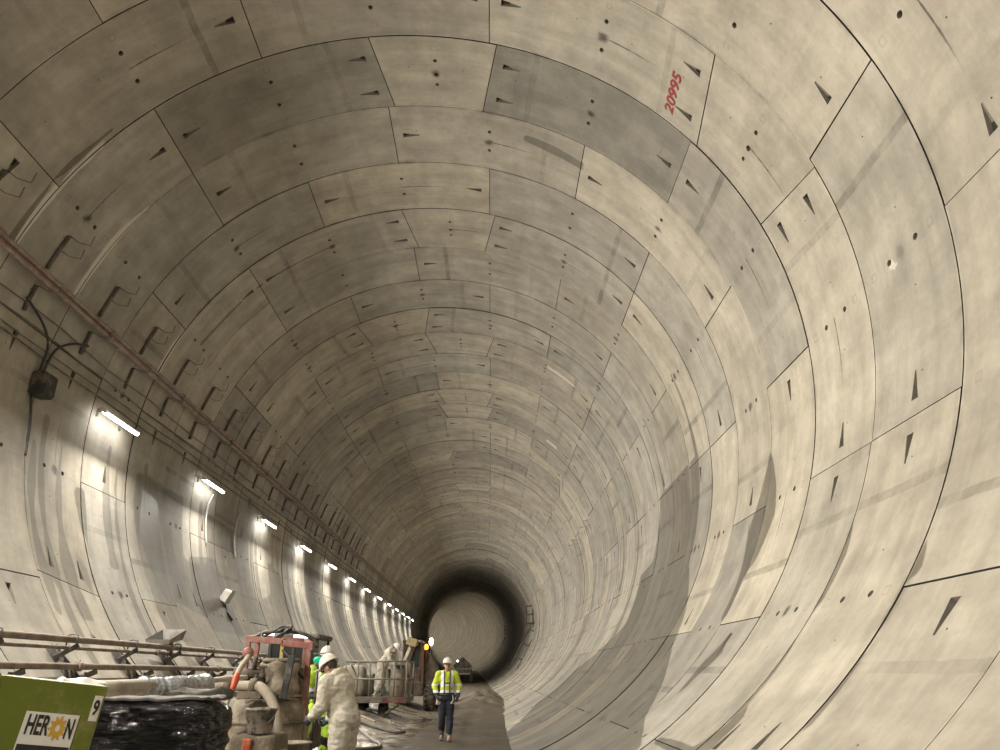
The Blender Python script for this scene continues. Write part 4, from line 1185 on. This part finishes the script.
m = MB(); m.bar(tq(416, 642, TY), tq(421, 641, TY), .1, .1, .02); m.build('head_lamp', STEEL, th_)
bz_ = tq(426, 647).z
m = MB(); m.lathe([(.06, bz_-.10), (.085, bz_-.06), (.085, bz_+.06), (.05, bz_+.12), (0, bz_+.13)], (tq(426, 647).x, .25, 0), 18); m.build('beacon', emit('orange_beacon', (1.0, .38, .03), 3.0), th_)
m = MB(); m.tube([(tq(426, 650).x, .25, zt*.8), (tq(426, 650).x, .25, bz_-.1)], .04, 8); m.build('beacon_post', RUSTOR, th_)
wl = tq(431.3, 641, TY+1.6)
m = MB(); m.tube([Vector((wl.x, wl.y, zt*.7)), wl+Vector((0, .12, 0))], .04, 8); wp = m.build('work_lamp_post', DARKM, th_)
m = MB(); m.ball(wl+Vector((0, .02, -.03)), (.10, .08, .17), 14); m.build('work_lamp_lens', emit('work_lamp', (1.0, .93, .8), 9.0), wp)

# ---- pick-up behind the walking man
VY = 42
vx = at(438, 684, VY).x
vg = floor_z(vx, VY)
v_ = empty('utility_vehicle', (vx, VY, vg), 0, 'small dark utility vehicle with lit headlamps behind the walking man', 'vehicle')
def vq(px, py, y=VY): return at(px, py, y)-v_.location
m = MB(); m.prism([(-.9, .35), (.9, .35), (.95, .8), (.85, 1.05), (-.85, 1.05), (-.95, .8)], 4.6); m.build('body', DARKM, v_)
m = MB(); m.prism([(-.82, 1.0), (.82, 1.0), (.62, 1.7), (-.62, 1.7)], 1.7, Matrix.Translation((0, 1.4, 0))); m.build('cab', DARKM, v_)
m = MB(); m.prism([(-.74, 1.07), (.74, 1.07), (.58, 1.62), (-.58, 1.62)], .03, Matrix.Translation((0, 1.37, 0))); m.build('windscreen', GLASS, v_)
HL = emit('headlamp', (1.0, .96, .88), 8.0)
for s in (-1, 1):
    m = MB(); m.ball((s*.66, -.02, .82), (.16, .05, .10), 12); m.build('headlamp', HL, v_)
    wheel(v_, (s*.82, .8, .36), .36, .24, lugs=False); wheel(v_, (s*.82, 3.6, .36), .36, .24, lugs=False)
m = MB(); m.box((0, -.04, .5), (1.7, .14, .22), None, .04); m.build('bumper', STEEL, v_)
m = MB(); m.box((0, -.02, .84), (.9, .05, .2), None, .02); m.build('grille', STEEL, v_)
v_.scale = (.72, .72, .8)

# ---- dumper far ahead
DY = 84
dx_ = at(462.3, 675, DY).x
dg_ = bend(DY)[1]+.05
dm = empty('dumper', (dx_, DY, dg_), 0, 'small dark dumper with raised pointed hopper far down the tunnel', 'dumper')
zz = lambda py: at(462, py, DY).z-dg_
m = MB(); m.prism([(-.85, zz(668.5)), (.85, zz(668.5)), (1.0, zz(665.5)), (.1, zz(657.5)), (-.1, zz(657.5)), (-1.0, zz(665.5))], 1.6, Matrix.Translation((0, 0, 0))); m.build('hopper', DARKM, dm)
m = MB(); m.box((0, 1.6, zz(671.5)), (1.9, 3.2, .45), None, .05); m.build('chassis', DARKM, dm)
m = MB(); m.box((0, -.05, zz(673.8)), (1.8, .15, .14), None, .02); m.build('bumper', STEEL, dm)
for s in (-1, 1):
    wheel(dm, (s*.95, .2, .45), .45, .35, lugs=False); wheel(dm, (s*.95, 2.6, .45), .45, .35, lugs=False)
m = MB(); m.ball((-.52, -.05, zz(661)), (.13, .06, .11), 10); m.build('work_lamp', emit('small_lamp', (1, .98, .85), 4.0), dm)

# ---- hoses lying on the floor
def hose(pts, r_, lab, mat):
    w3 = []
    for px, py, y in pts:
        p = at(px, py, y); p.z = floor_z(p.x, y)+r_*.8; w3.append(p)
    ww = wavy(w3, 8)
    for p in ww: p.z = floor_z(p.x, p.y)+r_*.8
    m = MB(); m.tube(ww, r_, 8); o = m.build('hose', mat); tag(o, lab, 'hose'); return o
hose([(338, 735, 16.6), (352, 735, 16.6), (366, 735.5, 16.6), (378, 734, 16.9), (381, 731, 17.6), (374, 727, 18.6), (362, 722, 20), (351, 719, 21.2)], .035, 'dark looped hose on the wet floor right of the white coverall worker', simple('grey_hose', (.13, .11, .09), .5))
hose([(345, 717, 21.5), (360, 716.5, 21.8), (380, 717, 21.6), (400, 718.5, 21.2), (405, 717, 21.8), (397, 714, 23)], .03, 'thin dark hose on the floor in front of the work platform', BLACK_RUB)
hose([(356, 690, 24.2), (354, 698, 24.0), (357, 706, 23.8), (364, 710, 23.5), (376, 712, 23.2)], .03, 'pale hose hanging off the left end of the platform', HOSE)
hose([(300, 742, 15), (306, 736, 16), (312, 731, 17)], .05, 'thick dark hose on the ground beside the mixer', BLACK_RUB)
# ------------------------------------------------------------------ people
def remesh(m, voxel, smooth=2):
    """one closed surface from overlapping shapes"""
    bmesh.ops.recalc_face_normals(m.bm, faces=m.bm.faces[:])
    me = bpy.data.meshes.new('tmp'); m.bm.to_mesh(me); m.bm.free()
    o = bpy.data.objects.new('tmp', me); COL.objects.link(o)
    r_ = o.modifiers.new('r', 'REMESH'); r_.mode = 'VOXEL'; r_.voxel_size = voxel; r_.use_smooth_shade = True
    if smooth:
        s_ = o.modifiers.new('s', 'SMOOTH'); s_.iterations = smooth; s_.factor = .5
    out = bpy.data.meshes.new_from_object(o.evaluated_get(bpy.context.evaluated_depsgraph_get()))
    bpy.data.objects.remove(o); bpy.data.meshes.remove(me)
    for p_ in out.polygons: p_.use_smooth = True
    return out
def limb(m, pts, rad, n=12):
    for i, p in enumerate(pts): m.ball(p, rad[i], 12)
    for i in range(len(pts)-1):
        p0, p1 = Vector(pts[i]), Vector(pts[i+1])
        m.tube([p0, p1], [rad[i], rad[i+1]], n)
def wrinkle(me, amt, sc_, seed):
    for v in me.vertices:
        q_ = v.co*sc_
        v.co += v.normal*amt*(noise.noise(Vector((q_.x, q_.y, q_.z*1.8+seed)))+.5*noise.noise(Vector((q_.x*2.3, q_.y*2.3, q_.z*4+seed))))

SKIN = simple('skin', (.42, .24, .17), .5, var=.1)
HAIR = simple('dark_hair', (.03, .022, .016), .6)
EYEM = simple('eye', (.05, .04, .035), .2)
LIP = simple('lip', (.28, .11, .09), .5, var=.1)
HELM = simple('white_helmet', (.68, .66, .61), .35, var=.08, dirt=(.42, .37, .3), dirt_amt=.3)
BOOT = simple('muddy_boot', (.12, .10, .075), .75, dirt=(.27, .22, .16), dirt_amt=.5)
NAVY = simple('navy_cloth', (.014, .017, .028), .85, var=.3, dirt=(.055, .047, .038), dirt_amt=.2)
COVER = simple('white_coverall', (.50, .465, .395), .75, var=.18, dirt=(.40, .355, .27), dirt_amt=.45, dirt_scale=2.2, bump=.3, bscale=14)
GLOVE = simple('dark_glove', (.03, .035, .05), .7, dirt=(.18, .15, .12), dirt_amt=.3)

def hivis(name, bands, col=(.42, .62, .02), low=None, straps=None):
    """bands: (z0, z1) silver hoops; low: below this height the cloth is navy; straps: silver braces at this distance from the middle"""
    m, nt, b = new_mat(name)
    tc = nd(nt, 'ShaderNodeTexCoord').outputs['Object']
    sx = nd(nt, 'ShaderNodeSeparateXYZ', ins={0: tc}); x, z = sx.outputs[0], sx.outputs[2]
    n1 = nd(nt, 'ShaderNodeTexNoise', ins={'Vector': tc, 'Scale': 7.0, 'Detail': 5.0}).outputs[0]
    v = ramp(nt, n1, .3, .7, .75, 1.1)
    c = mixc(nt, 1.0, col, nd(nt, 'ShaderNodeCombineColor', ins={0: v, 1: v, 2: v}).outputs[0], 'MULTIPLY')
    if low is not None: c = mixc(nt, mth(nt, 'LESS_THAN', z, low), c, (.022, .028, .045))
    f = None
    def add(q_):
        nonlocal f
        f = q_ if f is None else mth(nt, 'MAXIMUM', f, q_)
    for z0, z1 in bands: add(mth(nt, 'MULTIPLY', mth(nt, 'GREATER_THAN', z, z0), mth(nt, 'LESS_THAN', z, z1)))
    if straps:
        ax = mth(nt, 'ABSOLUTE', x)
        s_ = mth(nt, 'MULTIPLY', mth(nt, 'GREATER_THAN', ax, straps-.03), mth(nt, 'LESS_THAN', ax, straps+.03))
        add(mth(nt, 'MULTIPLY', s_, mth(nt, 'GREATER_THAN', z, 1.15)))
    if f is not None: c = mixc(nt, f, c, (.74, .76, .78))
    nt.links.new(c, b.inputs['Base Color']); b.inputs['Roughness'].default_value = .7
    return m

def person(loc, rz, label, scale=1.0, lean=0, head=(0, 0, 0), arms=None, legs=None, outfit='coverall', top=None, trousers=None, boots=BOOT, gloves=None, twist=0, bag=1.0, boot_h=.40):
    """local frame: faces -y. arms: per side (elbow offset from shoulder, wrist offset from elbow, curl); legs: per side (knee, ankle)"""
    root = empty('person', loc, rz, label, 'person'); root.scale = (scale,)*3
    Ml = Matrix.Translation((0, 0, .95)) @ Matrix.Rotation(twist*D2R, 4, 'Z') @ Matrix.Rotation(lean*D2R, 4, 'X') @ Matrix.Translation((0, 0, -.95))
    up = lambda p: Ml @ Vector(p)
    legs = legs or {-1: ((-.10, -.02, .50), (-.11, .02, .09)), 1: ((.10, -.02, .50), (.11, .02, .09))}
    arms = arms or {-1: ((-.08, .02, -.28), (-.02, -.08, -.25), .5), 1: ((.08, .02, -.28), (.02, -.08, -.25), .5)}
    hip = {s: Vector((s*.095, 0, .93)) for s in (-1, 1)}
    sh = {s: up((s*.185, .01, 1.43)) for s in (-1, 1)}
    el, wr = {}, {}
    for s in (-1, 1):
        el[s] = sh[s]+Vector(arms[s][0]); wr[s] = el[s]+Vector(arms[s][1])
    hc = up((0, -.02, 1.63))
    Hd = Matrix.Translation(hc) @ Ml.to_3x3().to_4x4() @ Euler([h*D2R for h in head]).to_matrix().to_4x4()
    def hand(m, s, g=0.0):
        d = (wr[s]-el[s]).normalized()
        side = Vector((0, -1, 0)); side = (side-d*side.dot(d)).normalized()     # towards the thumb
        nrm = d.cross(side)
        if nrm.dot(Vector((-s, 0, 0))) < 0: nrm = -nrm                       # palm faces inwards
        pc = wr[s]+d*.055
        Rm = Matrix((side, nrm, d)).transposed()
        m.ball(pc, (.043+g, .019+g, .056+g), 12, Rm); limb(m, [wr[s], wr[s]+d*.03], [.028+g, .026+g])
        curl = arms[s][2]
        for i, (off, L_) in enumerate(((.030, .072), (.010, .080), (-.011, .074), (-.030, .058))):
            p0 = wr[s]+d*.100+side*off; a0 = curl*.6
            pts = [wr[s]+d*.06+side*off*.8, p0]
            for j, f in enumerate((.46, .31, .23)):
                a0 += curl*.55
                pts.append(pts[-1]+(d*math.cos(a0)+nrm*math.sin(a0))*L_*f)
            limb(m, pts, [r_+g*.6 for r_ in (.011, .0105, .0098, .009, .0078)], 8)
        tb = wr[s]+d*.025+side*.028
        limb(m, [tb, tb+d*.032+side*.024+nrm*.008, tb+d*.058+side*.030+nrm*.022*curl*1.5, tb+d*.078+side*.026+nrm*.035*curl*1.5], [r_+g*.6 for r_ in (.015, .0125, .011, .009)], 8)
    # body: one continuous skin
    m = MB()
    m.ball((0, 0, .96), (.16, .115, .13)); limb(m, [(0, 0, .98), up((0, 0, 1.15)), up((0, .005, 1.33))], [.125, .125, .14])
    m.ball(up((0, 0, 1.36)), (.17, .11, .14))
    limb(m, [up((0, .0, 1.42)), hc+Vector((0, .01, -.05))], [.062, .056])
    for s in (-1, 1):
        limb(m, [up((0, .0, 1.42)), sh[s]], [.07, .062]); limb(m, [sh[s], el[s], wr[s]], [.055, .042, .029])
        kn, an = Vector(legs[s][0]), Vector(legs[s][1])
        limb(m, [hip[s], kn, an], [.085, .058, .040]); limb(m, [an, an+Vector((0, -.13, -.05))], [.042, .035])
        hand(m, s)
    def hp(p): return Hd @ Vector(p)
    R3 = Hd.to_3x3()
    m.ball(hp((0, .012, .025)), (.076, .095, .105), 16, R3); m.ball(hp((0, -.03, -.05)), (.056, .062, .062), 14, R3); m.ball(hp((0, -.06, -.095)), (.028, .022, .02), 10, R3)
    limb(m, [hp((0, -.082, .02)), hp((0, -.108, -.018))], [.010, .015], 8)
    for s in (-1, 1):
        m.ball(hp((s*.077, .012, -.005)), (.012, .022, .032), 10, R3); m.ball(hp((s*.035, -.070, .028)), (.024, .012, .010), 8, R3)
    me = remesh(m, .0065, 2)
    mesh_obj('body', me, SKIN, root)
    for s in (-1, 1):
        m = MB(); m.ball(hp((s*.031, -.079, .008)), .0105, 10); m.build('eye', EYEM, root)
    m = MB(); m.ball(hp((0, -.086, -.055)), (.022, .007, .006), 10, R3); m.build('mouth', LIP, root)
    m = MB(); m.ball(hp((0, .03, .035)), (.084, .094, .10), 16, R3); m.build('hair', HAIR, root)
    # helmet
    m = MB()
    prof = [(.128, .052), (.125, .058), (.119, .085), (.104, .125), (.075, .158), (.035, .175), (0, .178)]
    m.lathe(prof, (0, 0, 0), 24)
    for v in m.bm.verts: v.co = Hd @ Vector((v.co.x*.92, v.co.y*1.10+.012, v.co.z))
    hm = m
    hm.box(hp((0, -.125, .052)), (.17, .10, .010), R3 @ Euler((-.18, 0, 0)).to_matrix(), .004)
    for off in (-.03, 0, .03): hm.tube([hp((off, -.11+.012, .10)), hp((off*.8, -.05, .165)), hp((off*.6, .02, .185)), hp((off*.8, .09, .155)), hp((off, .125, .10))], .008, 6)
    hm.build('hard_hat', HELM, root)
    m = MB(); m.tube([hp((.108*math.cos(t_), .125*math.sin(t_)+.01, .06)) for t_ in [PI*.1+PI*1.8*j/20 for j in range(21)]], .006, 6); m.build('helmet_band', BLACK_RUB, root)
    # clothes
    def torso(m, k=1.0, z0=.9):
        m.ball((0, 0, .97), (.185*k, .145*k, .15)); limb(m, [(0, 0, .97), up((0, .0, 1.15)), up((0, .005, 1.30))], [.150*k, .152*k, .16*k])
        m.ball(up((0, .005, 1.34)), (.205*k, .145*k, .155)); m.ball(up((0, .01, 1.46)), (.11, .085, .06))
        for s in (-1, 1): limb(m, [up((s*.06, .0, 1.44)), sh[s]], [.09, .085])
    def sleeves(m, k=1.0):
        for s in (-1, 1):
            d = (wr[s]-el[s]).normalized(); limb(m, [sh[s], el[s], wr[s]-d*.02], [.085*k, .066*k, .048*k])
    def trous(m, k=1.0):
        m.ball((0, 0, .95), (.178*k, .138*k, .13))
        for s in (-1, 1):
            kn, an = Vector(legs[s][0]), Vector(legs[s][1]); limb(m, [hip[s]+Vector((0, 0, -.03)), (hip[s]+kn)/2, kn, kn.lerp(an, .45), an+Vector((0, 0, .10))], [.108*k, .100*k, .083*k, .082*k, .070*k])
    if outfit == 'coverall':
        m = MB(); torso(m, 1.12*bag); sleeves(m, 1.15*bag); trous(m, 1.18*bag)
        # hood pushed back
        m.ball(up((0, .10, 1.49)), (.15*bag, .10, .09)); m.ball(up((0, .10, 1.36)), (.19*bag, .12*bag, .14)); m.ball(up((0, .0, 1.50)), (.10, .09, .05))
        me = remesh(m, .013, 3); wrinkle(me, .016, 9, loc[0]); mesh_obj('coverall', me, top or COVER, root)
    else:
        m = MB(); trous(m, 1.0); me = remesh(m, .012, 3); wrinkle(me, .010, 9, loc[0]+3); mesh_obj('trousers', me, trousers, root)
        m = MB(); torso(m, 1.06); sleeves(m, 1.1); me = remesh(m, .012, 3); wrinkle(me, .010, 9, loc[0]); mesh_obj('jacket', me, top, root)
    for s in (-1, 1):
        kn, an = Vector(legs[s][0]), Vector(legs[s][1])
        m = MB(); limb(m, [an+(kn-an)*boot_h, an+Vector((0, .01, -.01))], [.060 if boot_h < .5 else .092, .058]); limb(m, [an+Vector((0, .03, -.035)), an+Vector((0, -.06, -.042)), an+Vector((0, -.15, -.05))], [.052, .05, .042])
        m.box(an+Vector((0, -.05, -.076)), (.10, .28, .026), None, .012)
        me = remesh(m, .010, 2); mesh_obj('boot', me, boots, root)
        if gloves:
            d = (wr[s]-el[s]).normalized()
            m = MB(); limb(m, [wr[s]-d*.06, wr[s]-d*.01, wr[s]+d*.02], [.048, .044, .036]); hand(m, s, .007); me = remesh(m, .006, 1); mesh_obj('glove', me, gloves, root)
    return root, dict(hp=hp, up=up, R3=R3, wr=wr)

# the man walking towards us
WALKM = hivis('hivis_jacket', [(1.18, 1.23), (1.03, 1.085)], low=1.03, straps=.115, col=(.50, .60, .03))
wp_ = at(445.5, 740, 18.9)
walker, J = person((wp_.x, 18.9, floor_z(wp_.x, 18.9)-.0), 4*D2R, 'person in yellow hi-vis jacket and white helmet walking towards us', 1.0,
    arms={-1: ((-.11, .03, -.26), (.06, -.13, -.20), .7), 1: ((.11, .03, -.26), (-.03, -.12, -.21), .7)},
    legs={-1: ((-.10, -.05, .50), (-.10, .08, .10)), 1: ((.09, -.06, .51), (.08, -.16, .10))},
    outfit='split', top=WALKM, trousers=NAVY, gloves=GLOVE)
m = MB(); m.tube([(.19*math.cos(t_), .15*math.sin(t_), .985) for t_ in [2*PI*j/24 for j in range(24)]], .022, 6, closed=True); m.build('belt', BLACK_RUB, walker)
m = MB(); m.box((-.19, -.08, .86), (.09, .10, .19), (0, .1, .4), .02); m.build('tool_pouch', SACKM, walker)
m = MB(); m.box((.18, -.07, .92), (.08, .08, .12), (0, 0, -.3), .02); m.build('radio_pouch', NAVY, walker)
m = MB(); m.tube(wavy([(.14, -.13, .97), (.15, -.18, .86), (.10, -.19, .80), (.20, -.14, .82), (.2, -.1, .95)]), .010, 6); m.build('lanyard', WHITE_PL, walker)
for s in (-1, 1):
    m = MB(); m.tube(wavy([(s*.065, -.155, 1.02), (s*.065, -.175, 1.2), (s*.066, -.165, 1.36), (s*.07, -.10, 1.47), (s*.075, .02, 1.51), (s*.07, .14, 1.42), (s*.04, .175, 1.25)]), .013, 6); m.build('harness_strap', BLACK_RUB, walker)
m = MB(); m.tube([(-.07, -.178, 1.24), (.07, -.178, 1.24)], .011, 6); m.build('chest_strap', BLACK_RUB, walker)

# the worker in white coveralls at the mixer
wy = 10.0
wp_ = at(342, 760, wy)
white, J = person((wp_.x, wy, floor_z(wp_.x, wy)), -112*D2R, 'person in dirty white coverall and cap, head bent, standing by the mixer', .97, lean=24,
    head=(10, 0, 0), bag=1.16, arms={-1: ((-.05, -.02, -.29), (.03, -.17, -.15), .9), 1: ((.05, -.02, -.29), (-.03, -.17, -.13), .9)},
    legs={-1: ((-.11, -.04, .50), (-.12, .0, .09)), 1: ((.10, -.01, .50), (.11, .03, .09))}, gloves=GLOVE)
m = MB(); m.tube([J['hp']((.098*math.cos(t_), .118*math.sin(t_)+.005, .045+.03*math.sin(t_))) for t_ in [2*PI*j/24 for j in range(24)]], .009, 6, closed=True); m.build('goggle_strap', BLACK_RUB, white)

# the worker behind in lime trousers
gy = 13.4
wp_ = at(318, 748, gy)
LIMEJ = hivis('lime_jacket', [(1.12, 1.17)], col=(.40, .60, .03), straps=.12)
LIMET = hivis('lime_trousers', [(.33, .385)], col=(.52, .82, .05))
green, J = person((wp_.x, gy, floor_z(wp_.x, gy)), 22*D2R, 'person in lime hi-vis trousers and white helmet behind the coverall worker', 1.03, lean=6,
    head=(10, 0, 0), arms={-1: ((-.08, -.06, -.27), (.02, -.22, -.08), .9), 1: ((.08, -.06, -.27), (-.06, -.22, -.06), .9)},
    legs={-1: ((-.25, -.10, .53), (-.33, .02, .09)), 1: ((.10, -.06, .50), (.10, .02, .09))}, outfit='split', boot_h=.8, top=LIMEJ, trousers=LIMET, boots=simple('black_gumboot', (.015, .015, .016), .4, dirt=(.2, .17, .13), dirt_amt=.3), gloves=GLOVE)

# the worker on the platform
px_p = px_x(381, 26.3)
plat, J = person((px_p, 26.3, gz+zd), 68*D2R, 'person in pale coverall bending over on the work platform', 1.02, lean=42, head=(4, 0, 0),
    arms={-1: ((-.04, -.10, -.27), (.02, -.20, -.12), .8), 1: ((.04, -.10, -.27), (-.02, -.20, -.12), .8)},
    legs={-1: ((-.10, -.04, .50), (-.12, .06, .09)), 1: ((.13, -.10, .50), (.16, -.20, .09))}, gloves=GLOVE)
